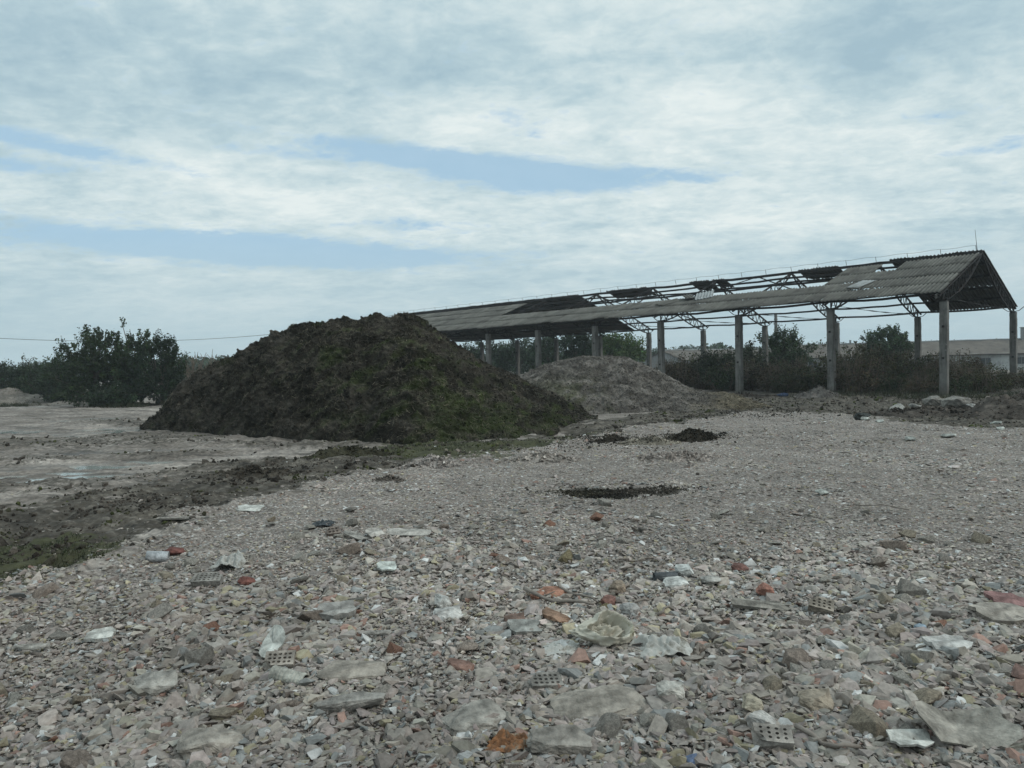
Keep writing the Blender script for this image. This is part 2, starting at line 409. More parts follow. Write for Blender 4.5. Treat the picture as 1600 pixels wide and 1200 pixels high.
    rg = ramp(nt, sw.outputs[0], [(0, .95), (1, .45)]); nt.links.new(rg.outputs[0], b.inputs['Roughness'])
    b.inputs['Specular IOR Level'].default_value = .2
    nb = noise(nt, 14, 8, .7, v); bh = mix(nt, sep.outputs[0], nb.outputs[0], math_(nt, 'SUBTRACT', 1.2, vo.outputs['Distance']))
    bump(nt, b, bh, .8, .04)
    o = link_mesh('ground', me, m); tag(o, 'yard ground of pale rubble, damp grey soil and dark compost', None, None, 'structure')
    # standing water: flat sheets that only show where the soil dips below them
    mw, ntw, bw = newmat('puddle_water'); bw.inputs['Base Color'].default_value = (.26, .27, .25, 1); bw.inputs['Roughness'].default_value = .07
    nb = noise(ntw, 6, 3, .5, geo(ntw)); bump(ntw, bw, nb.outputs[0], .08, .01)
    for cx, cy, rx, ry in PUD:
        ang = np.linspace(0, 2 * PI, 40, endpoint=False)
        V = np.stack([cx + 1.25 * rx * np.cos(ang), cy + 1.25 * ry * np.sin(ang), np.full(40, PUDZ)], -1)
        tag(link_mesh('puddle', np_mesh('puddle', V, [np.arange(40)[None]]), mw), kind='structure')
build_terrain()

# ------------------------------------------------------------------ stone shapes
def hull_shape(npts, sq, seed, detail=0, boxy=0.):
    r = random.Random(seed); bm = bmesh.new()
    for _ in range(npts):
        v = Vector((r.gauss(0, 1), r.gauss(0, 1), r.gauss(0, 1))).normalized()
        if boxy: 
            k = 1 / max(abs(v.x), abs(v.y), abs(v.z)); v = v * (1 + (k - 1) * boxy)
        v *= r.uniform(.86, 1.05)
        bm.verts.new((v.x * sq[0], v.y * sq[1], v.z * sq[2]))
    res = bmesh.ops.convex_hull(bm, input=bm.verts)
    bmesh.ops.delete(bm, geom=[g for g in res['geom_interior'] if isinstance(g, bmesh.types.BMVert)], context='VERTS')
    bmesh.ops.triangulate(bm, faces=bm.faces)
    if detail:
        bmesh.ops.bevel(bm, geom=list(bm.edges), offset=.03, segments=1, affect='EDGES', profile=.5)
        bmesh.ops.triangulate(bm, faces=bm.faces)
        bmesh.ops.subdivide_edges(bm, edges=[e for e in bm.edges if e.calc_length() > .25], cuts=detail, use_grid_fill=True)
        bmesh.ops.triangulate(bm, faces=bm.faces)
        co = np.array([v.co for v in bm.verts]); 
        d = .035 * pn3(co[:, 0] * 2.3 + seed, co[:, 1] * 2.3, co[:, 2] * 2.3, seed) + .03 * pn3(co[:, 0] * 6, co[:, 1] * 6, co[:, 2] * 6 + seed, seed)
        bm.normal_update()
        for v, q in zip(bm.verts, d): v.co += v.normal * float(q)
    bm.normal_update(); bm.verts.index_update()
    V = np.array([v.co[:] for v in bm.verts]); Fc = np.array([[v.index for v in f.verts] for f in bm.faces])
    bm.free(); return V, Fc
LO = [hull_shape(8, (1, random.uniform(.5, .95), random.uniform(.22, .6)), 100 + i, 0, .5) for i in range(18)]
MID = [hull_shape(random.choice((9, 10, 12, 14)), (1, random.uniform(.45, .95), random.uniform(.2, .62)), 200 + i, 0, random.choice((.2, .6, .95))) for i in range(40)]
CLOD = [hull_shape(16, (1, random.uniform(.6, .95), random.uniform(.5, .8)), 260 + i, 0, .2) for i in range(14)]
def rot_mats(n, tilt):
    yaw = rng.uniform(0, 2 * PI, n); tx = rng.normal(0, tilt, n); ty = rng.normal(0, tilt, n)
    cz, sz = np.cos(yaw), np.sin(yaw); cx, sx = np.cos(tx), np.sin(tx); cy, sy = np.cos(ty), np.sin(ty)
    Z = np.zeros((n, 3, 3)); Z[:, 0, 0] = cz; Z[:, 0, 1] = -sz; Z[:, 1, 0] = sz; Z[:, 1, 1] = cz; Z[:, 2, 2] = 1
    X = np.zeros((n, 3, 3)); X[:, 0, 0] = 1; X[:, 1, 1] = cx; X[:, 1, 2] = -sx; X[:, 2, 1] = sx; X[:, 2, 2] = cx
    Y = np.zeros((n, 3, 3)); Y[:, 1, 1] = 1; Y[:, 0, 0] = cy; Y[:, 0, 2] = sy; Y[:, 2, 0] = -sy; Y[:, 2, 2] = cy
    return X @ Y @ Z
def scatter(shapes, P, S, C, tilt=.35):
    """merge many small pieces: P positions, S radii, C colours"""
    Vs, Fs, Cs = [], [], []; off = 0
    which = rng.integers(0, len(shapes), len(P))
    for k, (V, Fc) in enumerate(shapes):
        idx = np.where(which == k)[0]
        if not len(idx): continue
        R = rot_mats(len(idx), tilt)
        q = np.einsum('nij,vj->nvi', R, V) * S[idx][:, None, None] + P[idx][:, None]
        Vs.append(q.reshape(-1, 3)); Cs.append(np.repeat(C[idx], len(V), 0))
        Fs.append((Fc[None] + (np.arange(len(idx)) * len(V))[:, None, None] + off).reshape(-1, Fc.shape[1])); off += len(idx) * len(V)
    return np.vstack(Vs), np.vstack(Fs), np.vstack(Cs)
def stone_colours(n):
    base = np.array([.252, .221, .196])[None] * rng.lognormal(0, .18, n)[:, None]
    base *= 1 + rng.normal(0, .02, (n, 3))
    t = rng.random(n)
    base = np.where((t < .020)[:, None], np.array([.25, .16, .13]) * rng.uniform(.7, 1.25, (n, 1)), base)
    base = np.where(((t > .04) & (t < .085))[:, None], np.array([.27, .235, .165]) * rng.uniform(.75, 1.2, (n, 1)), base)
    base = np.where(((t > .1) & (t < .14))[:, None], np.array([.43, .42, .405]) * rng.uniform(.8, 1.15, (n, 1)), base)
    base = np.where(((t > .2) & (t < .30))[:, None], np.array([.236, .203, .182]) * rng.uniform(.8, 1.2, (n, 1)), base)
    base = np.where(((t > .3) & (t < .38))[:, None], np.array([.205, .204, .196]) * rng.uniform(.75, 1.2, (n, 1)), base)
    return np.clip(base, .02, .75)

def build_rubble():
    n = 180000
    q = rng.random(n); ga = -.45; r = (2.7 ** -ga + q * (33 ** -ga - 2.7 ** -ga)) ** (-1 / ga) if False else np.exp(rng.uniform(math.log(2.7), math.log(33), n) * .86 + .14 * math.log(33) * np.sqrt(q)); r = r[(r > 2.6)]; n = len(r)
    a = np.radians(rng.uniform(-43, 43, n))
    x = r * np.sin(a); y = r * np.cos(a)
    ex, ey = rng.uniform(-9, 9, 30000), rng.uniform(.8, 9.5, 30000); o_ = np.abs(ex) > ey * math.tan(math.radians(42.5)); ex, ey = ex[o_], ey[o_]
    x, y = np.concatenate([x, ex]), np.concatenate([y, ey]); r = np.hypot(x, y); n = len(r)
    z = zones(x, y); rub, comp, pit, moss = z
    keep = (rub > .5 + .25 * rng.normal(size=n)) | (rng.random(n) < .03 * (1 - moss))
    keep &= ~((pit > .25) & (rng.random(n) < .95)); keep &= pud_mask(x, y) < .4
    keep &= rng.random(n) < np.clip((r / 5.5) ** .8, .3, 1)
    x, y, r = x[keep], y[keep], r[keep]; z = tuple(q[keep] for q in z); n = len(x)
    h = H(x, y, z)
    coarse = 1 + .45 * fbm2(x, y, 2.2, 2, 141) + .25 * sstep(0, 2.5, x) * sstep(6, 3.5, y) - .45 * sstep(6, 10, r)
    s = .0205 * (np.clip(r, 3.5, 40) / 4) ** .40 * rng.lognormal(0, .48, n) * np.clip(coarse, .5, 1.6)
    s = np.clip(s, .008, .085)
    P = np.stack([x, y, h + s * (.15 - .12 * sstep(5, 10, r)) + rng.uniform(0, .018, n) * sstep(12, 5, r)], -1); C = stone_colours(n)
    C *= (1 + .20 * fbm2(x, y, 1.3, 3, 151) + .22 * fbm2(x, y, 4.5, 2, 157))[:, None] * (.98 + .04 * sstep(3.5, 9, y + .25 * x))[:, None]
    near = r < 9
    V1, F1, C1 = scatter(MID, P[near], s[near], C[near], .33)
    V2, F2, C2 = scatter(LO, P[~near], s[~near], C[~near], .22)
    me = np_mesh('rubble', np.vstack([V1, V2]), [np.vstack([F1, F2 + len(V1)])], np.vstack([C1, C2]))
    tag(link_mesh('rubble', me, MAT['stone']), 'crushed brick, plaster and concrete rubble spread over the yard', None, None, 'stuff')
    # dark clods of compost trodden into the soil band and around the heap toes
    n = 150000; r = np.exp(rng.uniform(math.log(5), math.log(46), n)); a = np.radians(rng.uniform(-43, 43, n)); x = r * np.sin(a); y = r * np.cos(a)
    cx_, cy_, sx_, sy_ = np.array([(*PIT_C, .50, .15), (*g0(1010, 772), .42, .16), (*g0(1078, 684), .6, .5), (*g0(955, 690), .7, .4), (*g0(1165, 650), 1.6, 1.2), (*g0(900, 700), 1.4, .7)]).T
    w_ = rng.choice(len(cx_), 9000, p=[.34, .10, .18, .16, .12, .10]); xs, ys = cx_[w_] + sx_[w_] * rng.normal(size=9000), cy_[w_] + sy_[w_] * rng.normal(size=9000); nsp = len(x)
    x = np.concatenate([x, xs]); y = np.concatenate([y, ys]); r = np.hypot(x, y); n = len(x)
    z = zones(x, y); k = (np.arange(n) >= nsp) | ((z[1] ** 2 * (1 - z[0]) + .010 * (1 - z[0])) * np.clip(.45 + 1.8 * fbm2(x, y, .9, 3, 161), .02, 1) > rng.random(n))
    k &= pud_mask(x, y) < .3; sp_ = (np.arange(n) >= nsp)[k]; x, y, r = x[k], y[k], r[k]; z = tuple(q[k] for q in z); n = len(x); s = .0145 * (r / 8) ** .5 * rng.lognormal(0, .55, n) * np.where(sp_, .55, 1.); h = H(x, y, z)
    g = sstep(.1, .6, fbm2(x, y, 1.4, 3, 171) + .35 * np.exp(-((x + 1.5) / 3) ** 2 - ((y - 19) / 3) ** 2))[:, None] * np.where(sp_, .12, 1.)[:, None]
    C = (np.where(sp_[:, None], np.array([[.042, .036, .030]]), np.array([[.068, .058, .049]])) * (1 - g) + np.array([.050, .058, .020]) * g) * rng.lognormal(0, .4, (n, 1))
    V, Fq, Cv = scatter(CLOD, np.stack([x, y, h + s * .2], -1), np.clip(s, .01, .12), C, .8)
    tag(link_mesh('compost_crumbs', np_mesh('compost_crumbs', V, [Fq], Cv), MAT['compost']), 'dark crumbs of compost trodden into the soil', None, None, 'stuff')
build_rubble()

# ------------------------------------------------------------------ heaps
def heap(name, px_l, px_r, prof, mat, colour_fn, na, nt_, amp=1.0, label=None, clods=5000, straw=4000, seed=0, cat='heap', clodmax=.12, strawcol=(.13, .11, .082)):
    """prof rows: px, front-foot y px, ridge distance, silhouette y px.  A real mound: foot, crest and back slope at their own distances."""
    prof = np.array(prof, float)
    px = np.linspace(px_l, px_r, na)
    fy = np.interp(px, prof[:, 0], prof[:, 1]); dr = np.interp(px, prof[:, 0], prof[:, 2]); sy = np.interp(px, prof[:, 0], prof[:, 3])
    k = np.ones(25) / 25
    def smooth(a): return np.convolve(np.pad(a, 12, 'edge'), k, 'valid')
    fy, dr = smooth(fy), smooth(dr)
    Y0 = CAMZ * F / (fy - hor(px))                        # foot distance along view
    ridge = np.array([at(a, b, d) for a, b, d in zip(px, sy, dr)])
    foot = np.array([at(a, b, d) for a, b, d in zip(px, fy, Y0)]); foot[:, 2] = 0
    gap = np.linalg.norm(ridge[:, :2] - foot[:, :2], axis=1)
    t = np.concatenate([np.linspace(0, 1, nt_), np.linspace(1, 2, nt_ // 2)[1:]])
    tt = t[None, :]; pos = foot[:, None, :2] + (ridge - foot)[:, None, :2] * tt[..., None]
    tf = np.minimum(tt, 2 - tt)
    prf = .45 * np.sin(PI / 2 * tf) + .55 * tf ** .92
    z = np.maximum(ridge[:, 2], .02)[:, None] * prf
    P = np.concatenate([pos, z[..., None]], -1)
    du = np.gradient(P, axis=0); dv = np.gradient(P, axis=1); nrm = np.cross(du, dv)
    nrm /= np.linalg.norm(nrm, axis=-1, keepdims=True) + 1e-9
    nrm = np.where(nrm[..., 2:] < 0, -nrm, nrm)
    x, y, zz = P[..., 0], P[..., 1], P[..., 2]
    def ns(s, o): return pn3(x / s + o, y / s, zz / s - o, seed + int(o))
    d = .24 * ns(2.4, 3) + .13 * (.5 - 2 * np.abs(ns(1.0, 5))) + .12 * (.5 - 1.8 * np.abs(ns(.52, 8))) + .10 * (.45 - 1.8 * np.abs(ns(.27, 12))) + .055 * ns(.14, 15) + .035 * ns(.07, 21)
    fade = sstep(0, .35, zz) * .85 + .15
    P = P + nrm * (d * fade * amp)[..., None]
    P[:, 0, 2] = -.08; P[:, -1, 2] = -.08; P[..., 2] -= .03
    lump = .5 - 2 * np.abs(ns(.45, 33))
    C = colour_fn(px[:, None] + 0 * t[None], tt + 0 * px[:, None], x, y, zz, lump)
    V = P.reshape(-1, 3); CC = C.reshape(-1, 3); Fq = grid_faces(len(px), len(t))
    # clods and straws lying on the slope
    na_, nt2 = len(px), nt_
    i = rng.integers(2, na_ - 2, clods); j = (rng.random(clods) ** .9 * (nt2 - 2)).astype(int) + 1
    pc = P[i, j]; s = np.clip(rng.lognormal(math.log(.023), .55, clods), .01, clodmax)
    cc = C[i, j] * rng.lognormal(0, .28, clods)[:, None]
    Vc, Fc, Cc = scatter(CLOD, pc + nrm[i, j] * (s * .25)[:, None], s, cc, .9)
    i = rng.integers(2, na_ - 2, straw); j = rng.integers(1, nt2 - 1, straw)
    p0 = P[i, j] + nrm[i, j] * .015; dirv = rng.normal(size=(straw, 3)); dirv /= np.linalg.norm(dirv, axis=1)[:, None]
    dirv -= nrm[i, j] * (np.sum(dirv * nrm[i, j], 1) * .75)[:, None]
    L = rng.uniform(.06, .22, straw)[:, None]; wv = np.cross(dirv, nrm[i, j]) * rng.uniform(.004, .011, (straw, 1))
    Vs = np.stack([p0 - dirv * L / 2 - wv, p0 - dirv * L / 2 + wv, p0 + dirv * L / 2 + wv * .6 + nrm[i, j] * .03, p0 + dirv * L / 2 - wv * .6 + nrm[i, j] * .03], 1).reshape(-1, 3)
    Fs = np.arange(straw * 4).reshape(-1, 4)
    sc_ = .55 * np.array(strawcol)[None] * rng.lognormal(0, .4, (straw, 1)) + .45 * C[i, j]
    Cs = np.repeat(sc_, 4, 0)
    me = np_mesh(name, np.vstack([V, Vc, Vs]), [Fq, Fc + len(V), Fs + len(V) + len(Vc)], np.vstack([CC, Cc, Cs]))
    sm = np.zeros(len(me.polygons), bool); sm[:len(Fq)] = True; me.polygons.foreach_set('use_smooth', sm)
    o = link_mesh(name, me, mat); tag(o, label, cat)
    return o

def col_big(px, t, x, y, z, lump):
    n1 = fbm2(x + z, y + z, 1.5, 4, 301); n2 = fbm2(x - z, y, .6, 4, 307)
    brown = np.array([.044, .038, .031]); dark = np.array([.024, .022, .017]); dry = np.array([.064, .057, .047]); green = np.array([.036, .049, .015])
    c = dark[None, None] + (brown - dark) * sstep(-.5, .4, n1 + .5 * n2)[..., None]
    kd = sstep(.0, .6, n1 + n2 * .9 + .5 * sstep(430, 260, px) + .25 * sstep(.7, 1, t)) * .6
    c = c + (dry - c) * kd[..., None]
    g = sstep(.22, 1.0, .6 * n2 + .5 * fbm2(x, y + z, 1.1, 3, 311) + .85 * np.exp(-((px - 750) / 150) ** 2) * sstep(.95, .15, t) + .3 * np.exp(-((px - 560) / 120) ** 2 - ((t - .55) / .4) ** 2))
    c = c + (green - c) * (g * .75)[..., None]
    return np.clip(c * (1 + .25 * lump)[..., None], .008, .3)
def col_second(px, t, x, y, z, lump):
    n1 = fbm2(x + z, y + z, 1.2, 4, 321); n2 = fbm2(x - z, y, .5, 4, 327)
    a = np.array([.092, .082, .074]); b = np.array([.162, .146, .132]); straw = np.array([.165, .138, .092]); green = np.array([.06, .066, .03])
    c = a + (b - a) * sstep(-.5, .5, n1 + .7 * n2)[..., None]
    c = c + (straw - c) * (sstep(1085, 1150, px + 40 * n1) * .7)[..., None]
    g = sstep(960, 860, px + 60 * n2) * sstep(.75, .2, t) * .65
    c = c + (green - c) * g[..., None]
    return np.clip(c * (1 + .22 * lump)[..., None], .02, .4)

heap('compost_heap', 218, 935, [
    (218, 667, 30.0, 668), (240, 668, 29.7, 652), (262, 670, 29.5, 632), (290, 672, 29.3, 600), (312, 673, 29.2, 582), (340, 675, 29.0, 564), (365, 677, 28.8, 550),
    (400, 680, 28.4, 531), (430, 682, 28.0, 516), (455, 683, 27.6, 507), (480, 684, 27.2, 504), (500, 685, 27.0, 503), (560, 687, 26.8, 496), (600, 690, 26.7, 491), (640, 692, 26.7, 491),
    (660, 692, 26.9, 499), (690, 691, 27.2, 519), (720, 690, 27.5, 543), (745, 688, 27.8, 557), (760, 687, 28.0, 565), (800, 685, 28.6, 588), (830, 680, 29.2, 603), (860, 675, 29.8, 614), (890, 668, 30.2, 630),
    (915, 660, 30.2, 645), (935, 656, 30.0, 656)], MAT['compost'], col_big, 760, 330, 1.0,
    'tall dark brown compost heap with green moss on its right flank', 24000, 16000, 40, 'heap', .075)
heap('straw_heap', 790, 1215, [
    (790, 655, 38.5, 600), (820, 654, 38.3, 582), (850, 652, 38.0, 568), (880, 650, 37.6, 560), (905, 648, 37.2, 557), (930, 647, 37.0, 555), (980, 646, 36.6, 559), (1000, 645, 36.4, 567), (1020, 645, 36.2, 577), (1045, 645, 36.0, 590),
    (1070, 645, 35.6, 603), (1090, 644, 35.2, 610), (1120, 643, 34.8, 612), (1145, 642, 34.2, 617), (1165, 641, 33.8, 623), (1190, 640, 33.6, 630), (1215, 639, 33.4, 639)], MAT['heap2'], col_second, 420, 200, .72,
    'lower pale grey brown heap of dry compost under the shed', 12000, 9000, 60, 'heap', .06)

# ------------------------------------------------------------------ ruined open shed
TH, SX, SY, SW = .7791, 23.2913, 40.2919, 15.6629
ZC, ZR, ZE, OE, SL = 3.0661 + CAMZ, 6.5743 + CAMZ, 3.4651 + CAMZ, .8534, 60.0
KS = (ZR - ZE) / (SW / 2 + OE)
shed = empty('open_shed', (SX, SY, 0), TH)
tag(shed, 'long ruined open shed with concrete columns and half stripped corrugated roof', 'shed')
def roof_pt(side, u, s, off=0.):
    w = -OE + s * (SW / 2 + OE); z = ZE + KS * (w + OE)
    nx, nz = -KS / math.hypot(1, KS), 1 / math.hypot(1, KS)
    w += nx * off; z += nz * off
    return Vector((w if side == 0 else SW - w, u, z))
def shed_world(p): 
    c, s = math.cos(TH), math.sin(TH); return Vector((SX + c * p.x - s * p.y, SY + s * p.x + c * p.y, p.z))
def column_mesh():
    bm = bmesh.new(); bmesh.ops.create_cube(bm, size=1)
    for v in bm.verts:
        v.co.x *= .38; v.co.y *= .40; v.co.z = ZC if v.co.z > 0 else -.4
    bmesh.ops.bevel(bm, geom=[e for e in bm.edges if abs(e.verts[0].co.z - e.verts[1].co.z) > 1], offset=.03, segments=1, affect='EDGES')
    bmesh.ops.subdivide_edges(bm, edges=[e for e in bm.edges if e.calc_length() > 1], cuts=36, use_grid_fill=True)
    for v in bm.verts:
        q = float(pn3(np.array([v.co.x * 9]), np.array([v.co.y * 9 + 3]), np.array([v.co.z * 2.2]), 5)[0]); k = 1 - max(0, q - .22) * .22 + .006 * q
        v.co.x *= k; v.co.y *= k
    me = bpy.data.meshes.new('column'); bm.to_mesh(me); bm.free(); me.materials.append(MAT['post']); return me
cme = column_mesh()
plate = MB(); plate.box((0, 0, 0), (.02, .13, .12))
plate_me = bpy.data.meshes.new('anchor_plate'); plate_me.from_pydata(plate.v, [], plate.f); plate_me.materials.append(MAT['steel'])
for w in (0, SW):
    for i in range(11):
        c = bpy.data.objects.new('column', cme); COL.objects.link(c); c.parent = shed
        c.location = (w, 6 * i, random.uniform(-.04, .02)); c.rotation_euler = (random.gauss(0, .004), random.gauss(0, .004), random.gauss(0, .02))
        for pz in (2.05, 3.75): p = bpy.data.objects.new('anchor_plate', plate_me); COL.objects.link(p); p.parent = c; p.location = (-.195, 0, pz)
def truss_meshes(u):
    tr = MB(); tie = MB()
    for side in (0, 1):
        def P(w, z): return Vector((w if side == 0 else SW - w, u, z))
        def roofz(w): return ZE + KS * (w + OE) - .16
        top = [P(w, roofz(w)) for w in np.linspace(-.75, SW / 2, 12)]
        tr.tube(top, .065, 4)
        ws = np.linspace(0, SW / 2, 12); low = []
        for k, w in enumerate(ws):
            q = w / (SW / 2); low.append(P(w, roofz(w) - .62 * (1 - q) ** .6 * (1 if q < .02 else 1) - .42 * math.sin(PI * q) * 1.0 if q > 0 else ZC + .02))
        tr.tube(low, .055, 4)
        for k in range(len(ws) - 1):                                        # zig-zag lacing
            wm = (ws[k] + ws[k + 1]) / 2
            tr.tube([low[k], P(wm, roofz(wm))], .028, 4); tr.tube([P(wm, roofz(wm)), low[k + 1]], .028, 4)
        tr.tube([P(0, ZC), P(0, roofz(0))], .045, 4)
        for du in (-.75, .75):                                              # curved knee braces along the eave
            tr.tube([P(0, ZC + .05) + Vector((0, 0, 0)), P(0, ZC + .10) + Vector((0, du * .45, 0)), P(0, roofz(0) - .10) + Vector((0, du, 0))], .028, 4)
        tr.box(P(0, ZC + .02), (.34, .34, .04))
    n = 14; pts = [Vector((SW * k / n, u, ZC + .26 - .10 * math.sin(PI * k / n))) for k in range(n + 1)]
    tie.tube(pts, [.016 if k not in (3, 6, 8, 11) else .04 for k in range(n + 1)], 5)
    return tr, tie
for i in range(11):
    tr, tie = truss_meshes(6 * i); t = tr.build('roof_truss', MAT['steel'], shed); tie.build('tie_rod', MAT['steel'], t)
for side in (0, 1):
    for s in ((.03, .22, .42, .62, .82, .985) if side == 0 else (.03, .22, .42, .62, .82)):
        m = MB(); us = np.linspace(-.05, SL + .2, 62); r = random.Random(int(s * 100) + side)
        m.tube([roof_pt(side, u, s, -.075) + Vector((0, 0, r.gauss(0, .010) - (.05 + .05 * r.random()) * abs(math.sin(PI * u / 6)))) for u in us], .09 if s < .9 else .12, 4)
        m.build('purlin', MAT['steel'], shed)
m = MB()
for (sd, ua, sa, ub, sb) in ((1, 14.6, .99, 11.9, .45), (0, 14.6, .99, 17.8, .5), (1, 30.5, .99, 27.5, .45), (1, 26, .6, 24.2, .2)):
    m.tube([roof_pt(sd, ua, sa, -.14), roof_pt(sd, ub, sb, -.14)], .045, 4)
m.build('wind_brace', MAT['steel'], shed)
WAVE = .215
def sheet_patch(pieces, seed, name='roof_sheeting', mat='sheet', label=None, jag=.008):
    """pieces: (side,u0,u1,s0,s1). Corrugated sheets laid one by one in rows of about 1.85 m, each a little out of line"""
    r = random.Random(seed); V = []; Fc = []; UV = []; TI = []
    for side, u0, u1, s0, s1 in pieces:
        rows = max(1, round((s1 - s0) / .2)); hs = (s1 - s0) / rows
        for ri in range(rows):
            u = u0 + (.0 if ri % 2 == 0 else -.0)
            while u < u1 - .2:
                wd = min(5 * WAVE, u1 - u)
                a = s0 + ri * hs + r.gauss(0, .003); b = a + hs + (.012 if ri < rows - 1 else 0)
                if r.random() < .06 and side == 0: a += r.uniform(.01, .03)
                lift = r.uniform(0, .008) + (.05 if r.random() < .05 else 0); tint = r.uniform(.80, 1.2)
                nc = max(7, int(round(wd / WAVE * 6)) + 1); n0 = len(V); nr = 4
                ragged = r.random() < .25
                for q in range(nr):
                    f = q / (nr - 1)
                    for k in range(nc):
                        uu = u + (wd + .05) * k / (nc - 1); s = a + (b - a) * f
                        if ragged and q == 0: s += abs(r.gauss(0, .008))
                        if q == nr - 1 and ri == rows - 1: s += r.gauss(0, .003) + jag * .5 * float(pn2(np.array([uu * 1.7]), np.array([seed * 3.1]))[0])
                        if q == 0 and ri == 0: s += jag * float(pn2(np.array([uu * 2.6 + 9]), np.array([seed * 1.7]))[0]) + jag * .6 * float(pn2(np.array([uu * 7.]), np.array([seed * 2.7]))[0])
                        off = .038 * math.sin(2 * PI * uu / WAVE) + .035 + (lift + .012) * (1 - f)
                        V.append(roof_pt(side, uu, s, off)[:]); UV.append((uu, s * 9.2, side * 7.0)); TI.append((tint,) * 3)
                g = grid_faces(nr, nc) + n0; Fc.append(g if side == 0 else g[:, ::-1]); u += wd
    me = np_mesh(name, np.array(V), [np.vstack(Fc)], None, True, {'uvw': np.array(UV), 'tint': np.array(TI)})
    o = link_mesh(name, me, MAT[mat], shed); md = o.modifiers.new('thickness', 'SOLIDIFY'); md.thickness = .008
    if label: o['label'] = label
    return o
sheet_patch([(0, -.1, 7.3, 0, .42), (0, -.1, 4.0, .42, .89), (0, 4.0, 5.35, .42, .665), (0, 5.35, 7.5, .42, .88)], 1, label='near end roof sheeting, almost complete')
sheet_patch([(0, 7.3, 37.3, 0, .42)], 2, label='long low strip of roof sheeting along the eave')
sheet_patch([(0, 37.3, SL + .1, 0, .84)], 3, label='far end roof sheeting')
sheet_patch([(1, -.1, 5.35, 0, 1.0)], 4, label='sheeting of the back slope at the near gable')
sheet_patch([(1, 8.7, 11.5, .8, 1.0)], 5, label='torn scrap of back slope sheeting under the ridge', jag=.018)
sheet_patch([(1, 17.5, 18.5, .8, .99), (1, 18.8, 20.5, .8, 1.0)], 6, label='two loose scraps of back slope sheeting', jag=.018)
sheet_patch([(1, 24.7, 28.9, .8, 1.0)], 7, label='scrap of back slope sheeting under the ridge', jag=.018)
sheet_patch([(1, 32.3, SL + .1, 0, 1.0)], 8, label='far end sheeting of the back slope')
m = MB()                                                                    # ridge conductor on little posts
us = np.arange(0.3, SL, 1.95)
for u in us: m.tube([roof_pt(0, u, 1, -.05), roof_pt(0, u, 1, .34)], .016, 4)
m.tube([roof_pt(0, u, 1, .32 + .03 * math.sin(u * 3)) for u in np.linspace(.3, SL, 120)], .010, 4)
m.build('ridge_conductor', MAT['wire'], shed)
m = MB(); m.tube([roof_pt(0, .25, 1, 0), roof_pt(0, .25, 1, .5), roof_pt(0, .25, 1, 1.3)], [.02, .014, .009], 5); m.build('lightning_rod', MAT['wire'], shed)
for side in (0, 1):
    m = MB(); a = roof_pt(side, .12, -.005, -.16); b = roof_pt(side, .12, .99, -.16); mid = (a + b) / 2; L = (b - a).length
    ang = math.atan2((b - a).z, (b - a).x); m.box(mid, (L, .07, .22), Matrix.Rotation(-ang, 3, 'Y')); m.build('gable_rafter', MAT['steel'] if side else MAT['concrete'], shed)

def corrugated_sheet(name, loc, rot, wid, ln, mat, label, broken=True, seed=0, cat='roof sheet', parent=None):
    r = random.Random(seed); nc = int(wid / WAVE * 8) + 1; nr = 8; V = []; UV = []
    for q in range(nr):
        for k in range(nc):
            x = wid * (k / (nc - 1) - .5); y = ln * (q / (nr - 1) - .5)
            if broken and q in (0, nr - 1): y += r.gauss(0, .03) + .12 * pn2(np.array([x * 3.]), np.array([q * 1. + seed]))[0]
            V.append((x, y, .028 * math.sin(2 * PI * x / WAVE))); UV.append((x, y, seed))
    me = np_mesh(name, np.array(V), [grid_faces(nr, nc)], None, True, {'uvw': np.array(UV), 'tint': np.ones((len(V), 3))})
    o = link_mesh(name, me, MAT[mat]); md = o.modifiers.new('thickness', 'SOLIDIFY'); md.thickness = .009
    o.location = loc; o.rotation_euler = rot; tag(o, label, cat); return o
slope = math.atan(KS)
def on_roof(u, s, off): return shed_world(roof_pt(0, u, s, off))
Rb = Matrix.Rotation(TH, 3, 'Z') @ Matrix.Rotation(-slope, 3, 'Y')
corrugated_sheet('loose_roof_sheet', on_roof(16.1, .42, .16), (Rb @ Matrix.Rotation(-PI / 2 + .42, 3, 'Z') @ Matrix.Rotation(.05, 3, 'X')).to_euler(), 1.25, 1.75, 'sheet_light', 'pale loose corrugated sheet lying askew on the shed roof strip', seed=3)
corrugated_sheet('loose_roof_sheet', on_roof(18.6, .33, .10), (Rb @ Matrix.Rotation(-PI / 2 - .5, 3, 'Z') @ Matrix.Rotation(-.05, 3, 'X')).to_euler(), 1.1, 1.8, 'sheet', 'grey slipped corrugated sheet left of the pale loose sheet on the shed roof', seed=4)
corrugated_sheet('loose_roof_sheet', on_roof(17.3, .40, .22), (Rb @ Matrix.Rotation(-PI / 2 + .75, 3, 'Z') @ Matrix.Rotation(.12, 3, 'Y')).to_euler(), .7, 1.6, 'sheet', 'narrow dark corrugated sheet leaning against the pale loose sheet on the roof', seed=5)
corrugated_sheet('loose_roof_sheet', on_roof(5.0, .33, .13), (Rb @ Matrix.Rotation(-PI / 2 - .35, 3, 'Z')).to_euler(), 1.0, 1.5, 'sheet_light', 'pale broken corrugated sheet resting on the roof near the gable', seed=6)

